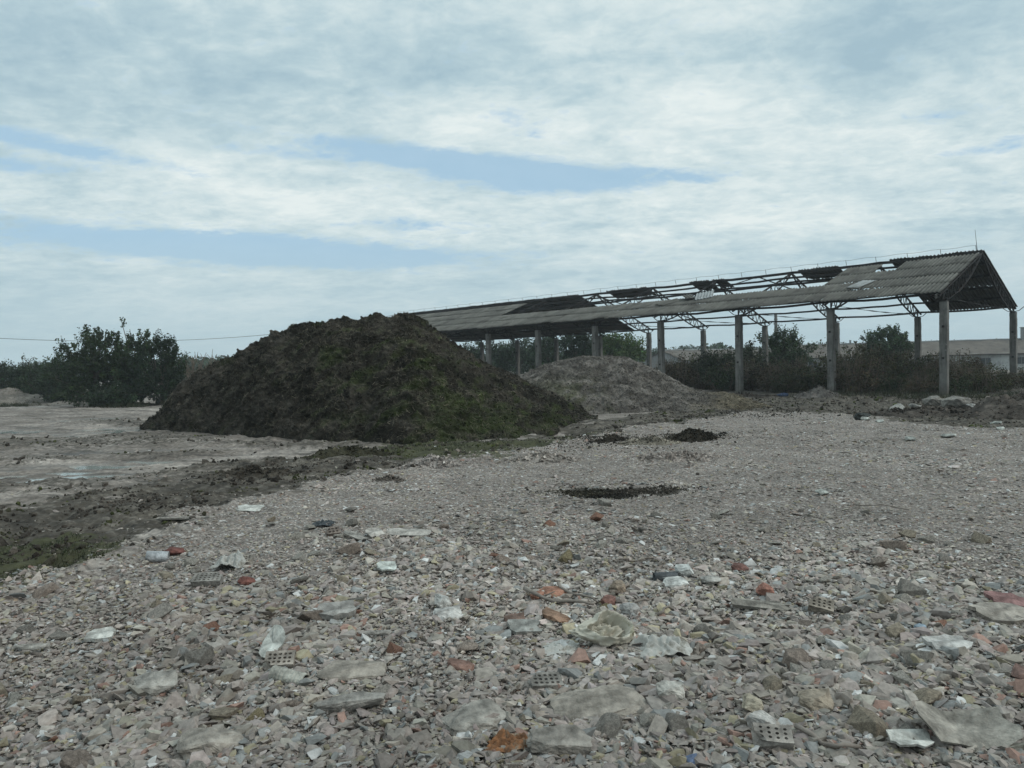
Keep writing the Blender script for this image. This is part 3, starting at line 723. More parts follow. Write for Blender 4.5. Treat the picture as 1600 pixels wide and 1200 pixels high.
# ------------------------------------------------------------------ barns, pole, power line behind
def barn(name, A, B, dep, he, hr, label, wallmat, windows=(), chimneys=(), doors=()):
    """long building; A,B ends of the front eave line on the ground, depth dep away from the camera"""
    A = Vector((*A, 0)); B = Vector((*B, 0)); L = (B - A).length; rz = math.atan2(B.y - A.y, B.x - A.x)
    e = empty(name, A, rz); tag(e, label, 'barn')
    m = MB(); m.add([(0, 0, -.5), (L, 0, -.5), (L, dep, -.5), (0, dep, -.5), (0, 0, he), (L, 0, he), (L, dep, he), (0, dep, he), (0, dep / 2, hr - .1), (L, dep / 2, hr - .1)],
        [(0, 1, 5, 4), (2, 3, 7, 6), (0, 4, 8, 7, 3), (1, 2, 6, 9, 5)]); m.build('wall', wallmat, e)
    m = MB(); o = .5; k = (hr - he) / (dep / 2); t = .12
    nx = 40
    for sgn in (0, 1):
        V = []; 
        for q in range(5):
            f = q / 4
            for i in range(nx + 1):
                x = -.3 + (L + .6) * i / nx; yy = -o + (dep / 2 + o) * f; z = he - o * k + (yy + o) * k + .05 * math.sin(i * 1.7 + q) * (1 if 0 < i < nx else 0)
                V.append((x, yy if sgn == 0 else dep - yy, z))
        n0 = len(m.v); n = len(V); m.v += V + [(a, b, c - t) for a, b, c in V]
        g = grid_faces(5, nx + 1)
        for f in g: m.f.append(tuple(int(q) + n0 for q in (f if sgn == 0 else f[::-1]))); m.f.append(tuple(int(q) + n0 + n for q in (f[::-1] if sgn == 0 else f)))
        for i in range(nx): m.f.append((n0 + i + 1, n0 + i, n0 + n + i, n0 + n + i + 1))
    rf = m.build('roof', MAT['barnroof'], e)
    m = MB(); m.tube([(-.35 + (L + .7) * i / 30, dep / 2, hr + .03 + .03 * math.sin(i * 2.1)) for i in range(31)], .16, 6); m.build('ridge_cap', MAT['barngrey'], rf)
    m = MB(); m.box((L / 2, -o - .06, he - o * k - .05), (L + .5, .12, .14)); m.build('gutter', MAT['steel'], rf)
    for x, w, h, z in chimneys:
        m = MB(); m.box((x, dep / 2 - .2, hr + h / 2 - .3), (w, w, h + .6)); m.box((x, dep / 2 - .2, hr + h + .04), (w * 1.2, w * 1.2, .1)); m.build('chimney', MAT['barngrey'], rf)
    for x, w, z0, z1 in windows:
        m = MB(); z = (z0 + z1) / 2
        for dx, dz, sx, sz in ((-w / 2, 0, .1, z1 - z0 + .1), (w / 2, 0, .1, z1 - z0 + .1), (0, (z1 - z0) / 2, w - .1, .1), (0, -(z1 - z0) / 2, w - .1, .1), (0, 0, .06, z1 - z0 - .1)): m.box((x + dx, -.03, z + dz), (sx, .1, sz))
        wf = m.build('window', MAT['barngrey'], e)
        m = MB(); m.box((x, -.012, z), (w - .1, .02, z1 - z0 - .1)); m.build('pane', MAT['glass'], wf)
    return e
pA = at(1232, 560, 132); pB = at(1720, 556, 116)
barn('long_barn', pA[:2], pB[:2], 13, 2.75, 5.0, 'long low barn with grey tiled roof and whitewashed wall behind the shed', MAT['barnwall'],
     windows=[(x, 1.5, .9, 2.0) for x in (4, 9, 14, 19, 24, 30, 35, 40, 46, 51)], chimneys=[(37.0, 1.0, 1.9, 0), (14.2, .9, .9, 0), (10.4, .3, .6, 0)])
# gable-ended grey barn further left: gable faces the camera, roof runs away to the right
gA = at(955, 565, 134); gB = at(1068, 562, 131)
gl = Vector((gB.x - gA.x, gB.y - gA.y, 0)); ax = Vector((.92, .39, 0)).normalized()
barn('gabled_barn', (gB.x, gB.y), (gB.x + 34 * ax.x, gB.y + 34 * ax.y), 12.5, 2.85, 4.6, 'grey rendered barn with its plain gable showing behind the straw heap', MAT['barngrey'], windows=[(8, 1.2, 1, 2), (16, 1.2, 1, 2)])
q = at(1213, 560, 92); m = MB()
m.tube([(0, 0, -.5), (0, 0, 7.9)], [.24, .19], 8); po = m.build('concrete_pole', MAT['concrete']); po.location = (q.x, q.y, 0)
m = MB(); m.tube([(-.22, 0, 7.3), (.22, 0, 7.3)], .05, 6); m.build('pole_cap', MAT['steel'], po)
tag(po, 'lone concrete pole standing beyond the shed roof', 'pole')
# power line sagging from a pole outside the left edge to the far gable of the shed
a = at(-330, 500, 62); b = shed_world(roof_pt(0, SL, .98, .1)); mid = at(250, 532.5, 74)
m = MB(); pts = []
for k in range(41):
    t = k / 40
    p = a * (1 - t) ** 2 + b * t ** 2
    c = (mid - a * .25 - b * .25) * 2
    pts.append(p + c * (2 * t * (1 - t)))
m.tube(pts, .022, 5); tag(m.build('power_line', MAT['wire']), 'single thin power line sagging across the sky above the left trees', 'power line')
m = MB(); m.tube([(a.x, a.y, -.5), (a.x, a.y, a.z + .25)], [.16, .12], 8); up = m.build('utility_pole', MAT['wood']); 
m = MB(); m.tube([(a.x, a.y, a.z + .02), (a.x + .01, a.y, a.z + .16)], .05, 6); m.build('insulator', MAT['barnwall'], up)
tag(up, 'wooden utility pole carrying the power line past the left trees', 'pole')

# ------------------------------------------------------------------ vegetation
def leaves(P, size, cols, flat=0.0, jit=.3):
    n = len(P); d = rng.normal(size=(n, 3)); d[:, 2] += .25; d /= np.linalg.norm(d, axis=1)[:, None]
    e = rng.normal(size=(n, 3)); e -= d * np.sum(d * e, 1)[:, None]; e /= np.linalg.norm(e, axis=1)[:, None]
    L = size * rng.lognormal(0, .3, n)[:, None]
    V = np.stack([P - d * L * .5, P + e * L * .28, P + d * L * .55, P - e * L * .28], 1).reshape(-1, 3)
    return V, np.arange(4 * n).reshape(-1, 4), np.repeat(cols, 4, 0)
def leaf_cols(n, base, var=.25, clump=None):
    c = np.array(base)[None] * rng.lognormal(0, var, (n, 1)) * (1 + rng.normal(0, .12, (n, 3)))
    if clump is not None: c = c * clump[:, None]
    return np.clip(c, .004, .4)
def crown_mesh(lobes, nclump, per, size, base, sig=.22, upl=1.3, spray=1.35):
    """lobes: (x,y,z,rx,ry,rz) in metres. returns clump centres too"""
    lob = np.array(lobes, float); vol = lob[:, 3] * lob[:, 5] * (lob[:, 4] ** .5); pick = rng.choice(len(lob), nclump, p=vol / vol.sum())
    d = rng.normal(size=(nclump, 3)); d /= np.linalg.norm(d, axis=1)[:, None]; rad = rng.random(nclump) ** .42
    C = lob[pick, :3] + d * rad[:, None] * lob[pick, 3:6]
    C[:, 2] = np.maximum(C[:, 2], .12)
    sg = sig * rng.uniform(.6, 1.3, nclump)
    n = nclump * per; k = np.repeat(np.arange(nclump), per)
    cen = np.average(lob[:, :3], axis=0, weights=lob[:, 3] * lob[:, 5]); od = C - cen * np.array([1, 1, .8]); od /= np.linalg.norm(od, axis=1)[:, None] + 1e-6; od[:, 2] += .35 + rng.normal(0, .25, nclump)
    P = C[k] + np.clip(rng.normal(size=(n, 3)), -1.7, 1.7) * (sg * .62)[k][:, None] * np.array([1, 1, upl]) + od[k] * (np.clip(np.abs(rng.normal(size=n)), 0, 1.7) * sg[k] * spray)[:, None]
    P[:, 2] = np.maximum(P[:, 2], .03)
    cl = rng.lognormal(0, .22, nclump)[k]
    return leaves(P, size, leaf_cols(n, base, .22, cl)), C
def tree(name, px, D, lobes_px, nclump, per, size, base, label, cat='tree', trunk=True, group=None, sig=.22, r0=.13, shoots=0, depth=.9, base_px=None):
    k = D / F; bx = at(px, hor(px), D); root = empty(name, (bx.x, bx.y, 0)); tag(root, label, cat, group)
    lob = []
    for x, y, rx, ry in lobes_px:
        c = at(x, y, D); o = random.uniform(-.4, .4) * rx * k
        lob.append((c.x - bx.x, o, c.z, rx * k, max(rx * k * depth, .3), ry * k))
    (V, Fq, Cc), C = crown_mesh(lob, nclump, per, size, base, sig)
    m = MB(); top = max(l[2] for l in lob)
    r = random.Random(int(px))
    m.tube([(0, 0, -.3), (r.gauss(0, .05), 0, top * .25), (r.gauss(0, .12), r.gauss(0, .1), top * .5)], [r0 * 1.25, r0, r0 * .7], 7)
    for l in lob:
        st = Vector((r.gauss(0, .04), 0, top * r.uniform(.12, .45))); en = Vector((l[0], l[1], l[2] + l[5] * .5)); md = st.lerp(en, .5) + Vector((r.gauss(0, .1), r.gauss(0, .1), .15 * top * r.random()))
        m.tube([st, md, en], [r0 * .55, r0 * .36, .02], 5)
    for i in r.sample(range(len(C)), min(len(C), 36)):
        c = Vector(C[i]); l = min(lob, key=lambda q: (Vector(q[:3]) - c).length); st = Vector(l[:3]) * .55 + Vector((0, 0, 0.1)); m.tube([st, st.lerp(c, .55) + Vector((0, 0, -.06)), c + (c - st).normalized() * .25], [.035, .024, .008], 4)
    tk = m.build('trunk', MAT['bark'], root, True)
    link_mesh('crown', np_mesh('crown', V, [Fq], Cc), MAT['leaf'], root)
    return root
G_T = 'trees and bushes at the left edge of the yard'
tree('leafy_tree', 148, 54, [(150, 560, 44, 36), (126, 590, 40, 34), (175, 575, 38, 42), (118, 560, 22, 16), (103, 547, 12, 5), (157, 527, 12, 13), (137, 532, 13, 13), (170, 535, 13, 12), (140, 612, 48, 18), (186, 545, 12, 20)],
     340, 60, .15, (.025, .040, .016), 'broad leafy tree with spreading top, leftmost of the tall clump', group=G_T, sig=.17, r0=.17)
tree('leafy_tree', 205, 54.6, [(203, 519, 9, 9), (220, 527, 14, 9), (232, 527, 8, 5), (208, 545, 22, 20), (195, 570, 30, 34), (205, 605, 34, 24), (192, 510, 4, 4)],
     210, 55, .15, (.036, .055, .021), 'slender lighter green tree with wispy top shoots in the left clump', group=G_T, sig=.14, r0=.10)
tree('dense_bush', 252, 53, [(250, 570, 36, 42), (225, 592, 42, 38), (264, 600, 26, 30), (272, 556, 14, 15), (238, 545, 22, 14), (258, 540, 12, 8), (215, 612, 45, 18), (283, 575, 9, 14)],
     360, 60, .14, (.018, .031, .014), 'dense dark round bush, rightmost of the tall clump beside the compost heap', 'bush', group=G_T, sig=.17)
bush_px = [(18, 66, [(18, 588, 28, 18), (0, 596, 30, 20), (34, 602, 26, 18), (-20, 592, 24, 18), (10, 612, 40, 12)], 'low dark bush at the far left behind the small sand heap'),
           (60, 66, [(52, 583, 28, 18), (66, 598, 36, 26), (42, 596, 24, 20), (60, 614, 40, 12)], 'low wide bush under the dead snag, left of the leafy tree'),
           (92, 62, [(90, 576, 18, 15), (94, 598, 28, 26), (108, 612, 30, 14)], 'small rounded bush touching the left side of the leafy tree'),
           (322, 64, [(322, 588, 20, 14), (305, 596, 14, 14), (338, 592, 12, 10), (322, 606, 28, 12)], 'small green bush between the dense bush and the compost heap'),
           (172, 52, [(160, 625, 18, 5), (185, 627, 14, 4)], 'low scrubby bush at the foot of the tall clump')]
for px, D, lb, lab in bush_px:
    tree('low_bush', px, D, lb, 210, 55, .15, (.022, .036, .016), lab, 'bush', group='low bushes at the left edge of the yard', r0=.06, sig=.2)
def twiggy(name, px, D, h, n, label, cat, spread=.5, seed=0):
    b = at(px, hor(px), D); r = random.Random(seed); m = MB()
    for i in range(n):
        a = r.uniform(0, 2 * PI); p = Vector((r.gauss(0, .12), r.gauss(0, .12), -.1)); hh = h * r.uniform(.6, 1); d = Vector((math.cos(a) * spread, math.sin(a) * spread, 0)) * r.random()
        pts = [p + Vector((d.x * t * hh * (.5 + .5 * t), d.y * t * hh, hh * t)) + Vector((r.gauss(0, .03), r.gauss(0, .03), 0)) for t in (0, .3, .6, .8, 1)]
        m.tube(pts, [.06, .05, .04, .03, .018], 4)
        for _ in range(5):
            t = r.uniform(.45, .95); q = pts[0].lerp(pts[-1], t); e = q + Vector((r.gauss(0, .3), r.gauss(0, .3), r.uniform(.2, .6))) * (h / 3)
            m.tube([q, q.lerp(e, .5) + Vector((0, 0, -.03)), e], [.026, .022, .014], 4)
    o = m.build(name, MAT['twig']); o.location = (b.x, b.y, 0); tag(o, label, cat); return o
twiggy('bare_shrub', 300, 62, 4.0, 14, 'bare leafless shrub with thin grey twigs, just right of the dense bush', 'shrub', .35, 3)
twiggy('bare_shrub', 327, 63, 3.8, 12, 'bare twiggy shrub sticking out above the small green bush', 'shrub', .4, 5)
b = at(45, hor(45), 66); m = MB()
m.tube([(0, 0, 0), (0, 0, 2.6), (.02, 0, 3.35)], [.07, .05, .035], 5); m.tube([(.02, 0, 3.3), (-.3, 0, 3.7), (-.5, 0, 3.85)], [.035, .025, .01], 5); m.tube([(.02, 0, 3.3), (.25, 0, 3.75), (.6, 0, 3.9)], [.035, .03, .012], 5)
o = m.build('dead_snag', MAT['twig']); o.location = (b.x, b.y, 0); tag(o, 'dead forked snag rising out of the low bush at far left', 'tree')

# overgrown scrub standing between and behind the shed columns
def shrub_variant(seed, hgt, rad, n, base, stems):
    r = random.Random(seed); lob = []
    for k in range(7):
        a = r.uniform(0, 2 * PI); q = rad * r.uniform(.2, .7); z = hgt * r.uniform(.25, .78); lob.append((q * math.cos(a), q * math.sin(a), z, rad * r.uniform(.3, .5), rad * r.uniform(.3, .5), hgt * r.uniform(.2, .32)))
    lob.append((0, 0, hgt * .35, rad * .8, rad * .8, hgt * .35))
    (V, Fq, Cc), C = crown_mesh(lob, int(n * 1.35), 36, .11, base, .17, 1.3, .7)
    m = MB()
    for i in range(stems):
        a = r.uniform(0, 2 * PI); q = rad * .45 * r.random(); p = Vector((q * math.cos(a), q * math.sin(a), -.1)); e = p * 1.9 + Vector((r.gauss(0, .2), r.gauss(0, .2), hgt * r.uniform(.65, 1.12)))
        m.tube([p, p.lerp(e, .5) + Vector((r.gauss(0, .08), r.gauss(0, .08), .1)), e], [.022, .015, .005], 4)
    mt = bpy.data.meshes.new('stems'); mt.from_pydata(m.v, [], m.f); mt.materials.append(MAT['twig'])
    V = V; mc = np_mesh('foliage', V, [Fq], Cc); mc.materials.append(MAT['leaf']); return mc, mt
BROWN, OLIVE, GREEN = (.062, .050, .031), (.048, .048, .024), (.032, .044, .019)
variants = [(shrub_variant(1, 2.5, 1.5, 75, BROWN, 34), 'brown'), (shrub_variant(2, 2.2, 1.4, 70, OLIVE, 30), 'olive'), (shrub_variant(3, 2.7, 1.35, 72, BROWN, 36), 'tall brown'), (shrub_variant(4, 1.9, 1.5, 70, GREEN, 22), 'green'), (shrub_variant(5, 2.4, 1.6, 85, OLIVE, 30), 'bushy olive')]
cols_w = [(shed_world(Vector((w, 6 * i, 0))), w, i) for w in (0, SW) for i in range(11)]
ORD = ['first', 'second', 'third', 'fourth', 'fifth', 'sixth', 'seventh', 'eighth', 'ninth', 'tenth', 'eleventh']
used_labels = set(); shrub_n = 0
def put_shrub(x, y, vi, s, sz, label):
    global shrub_n
    (mc, mt), kind = variants[vi]
    e = empty('scrub_shrub', (x, y, h1(x, y) - .05), random.uniform(0, 6.3)); e.scale = (s, s, s * sz * .80)
    tag(e, label, 'shrub', 'scrub shrubs overgrowing the shed')
    for nm, me in (('foliage', mc), ('stems', mt)):
        o = bpy.data.objects.new(nm, me); COL.objects.link(o); o.parent = e
for j, w in enumerate(np.arange(1.6, 24, 1.9)):
    for i, u in enumerate(np.arange(-9, 31, 2.1)):
        uu, ww = u + random.uniform(-.8, .8) + (1.2 if j % 2 else 0), w + random.uniform(-.7, .7)
        if random.random() < .08: continue
        if uu > 10.5 and ww < 3.2: continue
        if uu > 20 and ww < 6: continue
        p = shed_world(Vector((ww, uu, 0)))
        if p.x / p.y > .80 or p.y < 36: continue
        vi = random.choice((0, 0, 1, 2, 3, 4, 4)); s = random.choice((.62, .8, 1.0, 1.15, 1.35)) * random.uniform(.9, 1.1) * (.85 if ww < 3.5 else 1) * (.68 if uu < 1.5 else 1) * (.9 if ww > 9 else 1)
        kind = variants[vi][1]; best = min(cols_w, key=lambda c: (c[0] - p).length); row = 'front' if best[1] == 0 else 'back'
        side = 'in front of' if (ww < best[1] - .5) else 'behind' if ww > best[1] + .5 else 'beside'
        lab = f'{kind} scrub shrub {side} the {ORD[best[2]]} {row} row column from the gable'
        if lab in used_labels:
            lab = f'{kind} shrub {"right" if uu < 6 * best[2] else "left"} of and {"before" if side == "in front of" else side} the {ORD[best[2]]} {row} row column from the gable'
        if lab in used_labels: continue
        used_labels.add(lab); put_shrub(p.x, p.y, vi, s, random.uniform(.75, 1.1) * (1.18 if 2.5 < uu < 14 and ww > 4 else 1), lab)
tree('round_tree', 1385, 78, [(1385, 541, 34, 22), (1372, 535, 20, 16), (1400, 530, 18, 15), (1385, 523, 14, 10), (1412, 545, 16, 14), (1385, 560, 40, 16)], 260, 60, .19, (.026, .044, .018), 'dense dark round tree standing between the shed and the long barn', sig=.2)
tree('spreading_bush', 1226, 66, [(1226, 545, 26, 16), (1210, 538, 14, 12), (1238, 535, 16, 10), (1222, 530, 12, 7), (1226, 565, 34, 18), (1196, 533, 7, 6), (1256, 547, 10, 6)], 210, 55, .16, (.034, .054, .024), 'green spreading bush below the lone concrete pole', 'bush')
tree('dark_bush', 1122, 58, [(1122, 566, 20, 16), (1110, 575, 18, 18), (1140, 572, 18, 18), (1122, 590, 34, 18)], 170, 50, .14, (.026, .036, .018), 'dark dense bush right of the straw heap under the shed', 'bush')
tree('dark_bush', 1172, 62, [(1172, 560, 18, 14), (1160, 575, 22, 20), (1180, 585, 22, 20)], 150, 50, .14, (.030, .036, .020), 'dark bush behind the third front column of the shed', 'bush')
tree('thin_shrub', 1080, 60, [(1078, 572, 16, 10), (1066, 582, 14, 10), (1090, 585, 18, 12), (1080, 595, 26, 12)], 90, 40, .13, (.060, .058, .032), 'thin pale olive shrub in front of the grey gabled barn', 'bush')
bt = [(728, 104, [(728, 560, 26, 18), (735, 575, 26, 20)], (.024, .040, .018), 'dark tree under the far end of the shed, beside the big heap'),
      (770, 106, [(770, 552, 24, 16), (785, 560, 24, 18), (770, 575, 30, 20)], (.026, .044, .020), 'dark green tree behind the seventh front column of the shed'),
      (815, 104, [(815, 549, 22, 15), (800, 560, 20, 18), (825, 570, 28, 22)], (.022, .038, .018), 'dark tree between two far columns of the shed'),
      (858, 96, [(858, 542, 22, 16), (848, 555, 24, 20), (865, 570, 28, 20)], (.026, .044, .020), 'mid green tree behind the pale heap, left of the tallest dark tree'),
      (900, 90, [(900, 535, 24, 14), (890, 548, 28, 20), (918, 548, 26, 22), (905, 566, 36, 20)], (.018, .032, .016), 'tallest dark tree seen under the shed roof'),
      (936, 92, [(936, 540, 20, 16), (940, 556, 26, 20)], (.020, .034, .017), 'dark tree behind the fifth front column of the shed'),
      (972, 88, [(972, 541, 22, 11), (960, 538, 14, 10), (988, 545, 14, 9), (972, 556, 34, 12)], (.052, .080, .024), 'bright green tree left of the grey gabled barn')]
for px, D, lb, basec, lab in bt:
    tree('background_tree', px, D, lb, 150, 50, .24, basec, lab, group='trees seen under the shed roof', sig=.3, r0=.16)

def forest():
    Ps = []
    for x0, x1, y, h0, seed in ((-330, -60, 300, 6.8, 1), (-80, 260, 330, 8.6, 2), (-120, 120, 200, 5.6, 3)):
        n = int((x1 - x0) * 22); x = rng.uniform(x0, x1, n); hh = h0 * (1 + .28 * fbm2(x, x * 0, 22, 3, seed) + .2 * fbm2(x, x * 0, 7, 2, seed + 9))
        z = hh * rng.random(n) ** .55; yy = y + rng.normal(0, 5, n) + .04 * x; Ps.append(np.stack([x, yy, z], -1))
    P = np.vstack(Ps); P = np.repeat(P, 5, 0) + rng.normal(size=(len(P) * 5, 3)) * .5
    P[:, 2] = np.maximum(P[:, 2], .1)
    V, Fq, C = leaves(P, .95, leaf_cols(len(P), (.028, .045, .022), .3))
    tag(link_mesh('far_wood', np_mesh('far_wood', V, [Fq], C), MAT['leaf']), 'far off dark green wood along the horizon', None, None, 'stuff')
forest()
def weeds():
    # grass and low weeds along the shed, beside the left dirt heap and in the mossy corner
    Ps = []; hs = []
    for cx, cy, rx, ry, n, hgt in [(*g0(1400, 618), 6, 2.2, 3500, .30), (*g0(1560, 622), 6, 2.2, 3000, .32), (*g0(1330, 612), 5, 2, 2000, .28), (*g0(10, 633), 2.6, 1.2, 1800, .35), (*g0(90, 628), 5, 1.2, 1500, .3), (*g0(230, 633), 5, 1.2, 1500, .4),
                                   (*g0(100, 872), 2.0, .9, 5000, .05), (*g0(20, 900), 1.1, .7, 2500, .045), (*g0(560, 722), 1.6, .7, 1200, .06), (*g0(720, 700), 2.5, 1.0, 3000, .08)]:
        a = rng.uniform(0, 2 * PI, n); q = np.sqrt(rng.random(n)); x = cx + rx * q * np.cos(a); y = cy + ry * q * np.sin(a)
        k = fbm2(x, y, max(.5, rx * .25), 3, 401) > -.12; k &= (zones(x, y)[3] > .45) | (hgt > .2); Ps.append(np.stack([x[k], y[k]], -1)); hs.append(np.full(k.sum(), hgt))
    P = np.vstack(Ps); hgt = np.concatenate(hs) * rng.uniform(.4, 1.1, len(P)); z = H(P[:, 0], P[:, 1]); n = len(P)
    b = np.concatenate([P, z[:, None] - .01], 1); d = rng.normal(size=(n, 3)) * .45; d[:, 2] = 1; d *= hgt[:, None]
    w = rng.normal(size=(n, 3)); w[:, 2] = 0; w /= np.linalg.norm(w, axis=1)[:, None]; w *= (.004 + .035 * hgt)[:, None]
    V = np.stack([b - w, b + w, b + d * .6 + w * .8, b + d], 1).reshape(-1, 3)
    c = leaf_cols(n, (.028, .032, .015), .3)
    tag(link_mesh('grass', np_mesh('grass', V, [np.arange(4 * n).reshape(-1, 4)], np.repeat(c, 4, 0)), MAT['leaf']), 'sparse grass and weeds at the margins of the yard', None, None, 'stuff')
weeds()

# ------------------------------------------------------------------ small mounds
def mound(name, px, py, rx, ry, h, col, mat, label, rough=.12, seed=0, cat='mound', dy=0, res=120, clods=500, clod=.05):
    c = gp(px, py); c = Vector((c.x, c.y + dy, 0)); r = np.linspace(0, 1.15, res // 2); a = np.linspace(0, 2 * PI, res * 2, endpoint=True)
    rr, aa = np.meshgrid(r, a, indexing='ij'); wob = 1 + .22 * pn2(np.cos(aa) * 1.3 + seed, np.sin(aa) * 1.3 + seed, seed)
    x = rx * rr * np.cos(aa) * wob; y = ry * rr * np.sin(aa) * wob
    z = h * np.clip(1 - rr ** 1.5, -.2, 1) * (1 + .5 * fbm2(x, y, rx * .7, 3, seed)) + rough * .45 * h * fbm2(x, y, max(rx * .22, .15), 3, seed + 3) * np.clip(1.1 - rr, 0, 1) * 2
    g = H(x + c.x, y + c.y); V = np.stack([x, y, g + z - .02], -1).reshape(-1, 3)
    C = np.array(col)[None] * (1 + .35 * fbm2(V[:, 0], V[:, 1], rx * .35, 4, seed + 7))[:, None]
    Fq = grid_faces(len(r), len(a)); i = rng.integers(0, len(V), clods); s = np.clip(clod * rng.lognormal(0, .5, clods), 0, clod * 2.2)
    Vc, Fc, Cc = scatter(LO, V[i] + np.array([0, 0, 1]) * (s * .2)[:, None], s, C[i] * rng.lognormal(0, .35, (clods, 1)), .8)
    me = np_mesh(name, np.vstack([V, Vc]), [Fq, Fc + len(V)], np.clip(np.vstack([C, Cc]), .01, .6))
    sm = np.zeros(len(me.polygons), bool); sm[:len(Fq)] = True; me.polygons.foreach_set('use_smooth', sm)
    o = link_mesh(name, me, mat); o.location = (c.x, c.y, 0); tag(o, label, cat); return o
mound('dirt_mound', 22, 629, 4.4, 3, 1.15, (.17, .15, .13), MAT['heap2'], 'smooth grey brown dirt mound at the far left before the dark bushes', .05, 3, clods=200)
mound('dirt_mound', 118, 631, 3.5, 2, .28, (.17, .15, .13), MAT['heap2'], 'very low flat dirt mound between the smooth dirt mound and the tall tree clump', .1, 5, clods=120)
mound('dirt_mound', 200, 634, 3.2, 1.5, .32, (.09, .08, .07), MAT['heap2'], 'low dark dirt mound at the foot of the tall tree clump', .1, 7, clods=120)
mound('soil_mound', 1625, 652, 2.5, 2.2, .95, (.085, .072, .062), MAT['compost'], 'dark soil mound strewn with white scraps, right of the grey boulders', .14, 9, clods=900)
mound('soil_bank', 1450, 652, 3.0, 1.3, .26, (.075, .064, .055), MAT['compost'], 'long low bank of dark soil carrying the grey boulders', .2, 11, clods=700)
mound('soil_mound', 1277, 622, 1.4, .9, .55, (.11, .10, .092), MAT['heap2'], 'small grey soil mound at the foot of the second front column', .1, 13, clods=300)
mound('soil_mound', 1165, 622, 2.4, .8, .22, (.05, .043, .037), MAT['compost'], 'low dark soil mound at the foot of the third front column', .15, 15, clods=300)
mound('compost_clump', 1078, 684, .8, .5, .22, (.036, .031, .024), MAT['compost'], 'small nearly black clump of compost right of the dry stalk pile', .2, 17, clods=900, clod=.035)
mound('stalk_pile', 1015, 694, .85, .45, .15, (.21, .185, .15), MAT['heap2'], 'small pale pile of dry stalks left of the black compost clump', .3, 19, clods=600, clod=.03)
mound('compost_clump', 955, 690, .7, .3, .14, (.038, .032, .026), MAT['compost'], 'flat dark compost clump beside the puddle at the heap toe', .3, 21, clods=400, clod=.03)
mound('compost_clump', 938, 777, .85, .20, .03, (.030, .027, .023), MAT['compost'], 'low black smear of compost alone in the open rubble', .12, 29, clods=2200, clod=.013)
mound('compost_clump', 608, 750, .30, .16, .07, (.10, .085, .073), MAT['compost'], 'small brown clump at the rubble edge in front of the big heap', .3, 23, clods=200, clod=.025)
mound('compost_clump', 545, 712, 1.3, .6, .16, (.05, .046, .030), MAT['compost'], 'low mossy clump in the tyre ruts left of the big heap toe', .35, 25, clods=500, clod=.035)
mound('compost_clump', 400, 742, .8, .4, .12, (.055, .047, .038), MAT['compost'], 'low ridge of churned dark soil left of the mossy clump', .35, 27, clods=400, clod=.03)

mound('rubble_hump', 668, 726, .75, .35, .13, (.25, .22, .20), MAT['stone'], 'low hump of pale broken rubble at the edge in front of the big heap', .3, 31, clods=900, clod=.035)
mound('rubble_hump', 850, 718, .9, .4, .12, (.22, .192, .17), MAT['stone'], 'low hump of brownish broken rubble between the big heap and the black smear', .3, 33, clods=1000, clod=.035)
mound('rubble_hump', 1062, 716, .9, .35, .10, (.235, .20, .178), MAT['stone'], 'low hump of reddish broken rubble right in front of the black compost clump', .3, 35, clods=900, clod=.035)
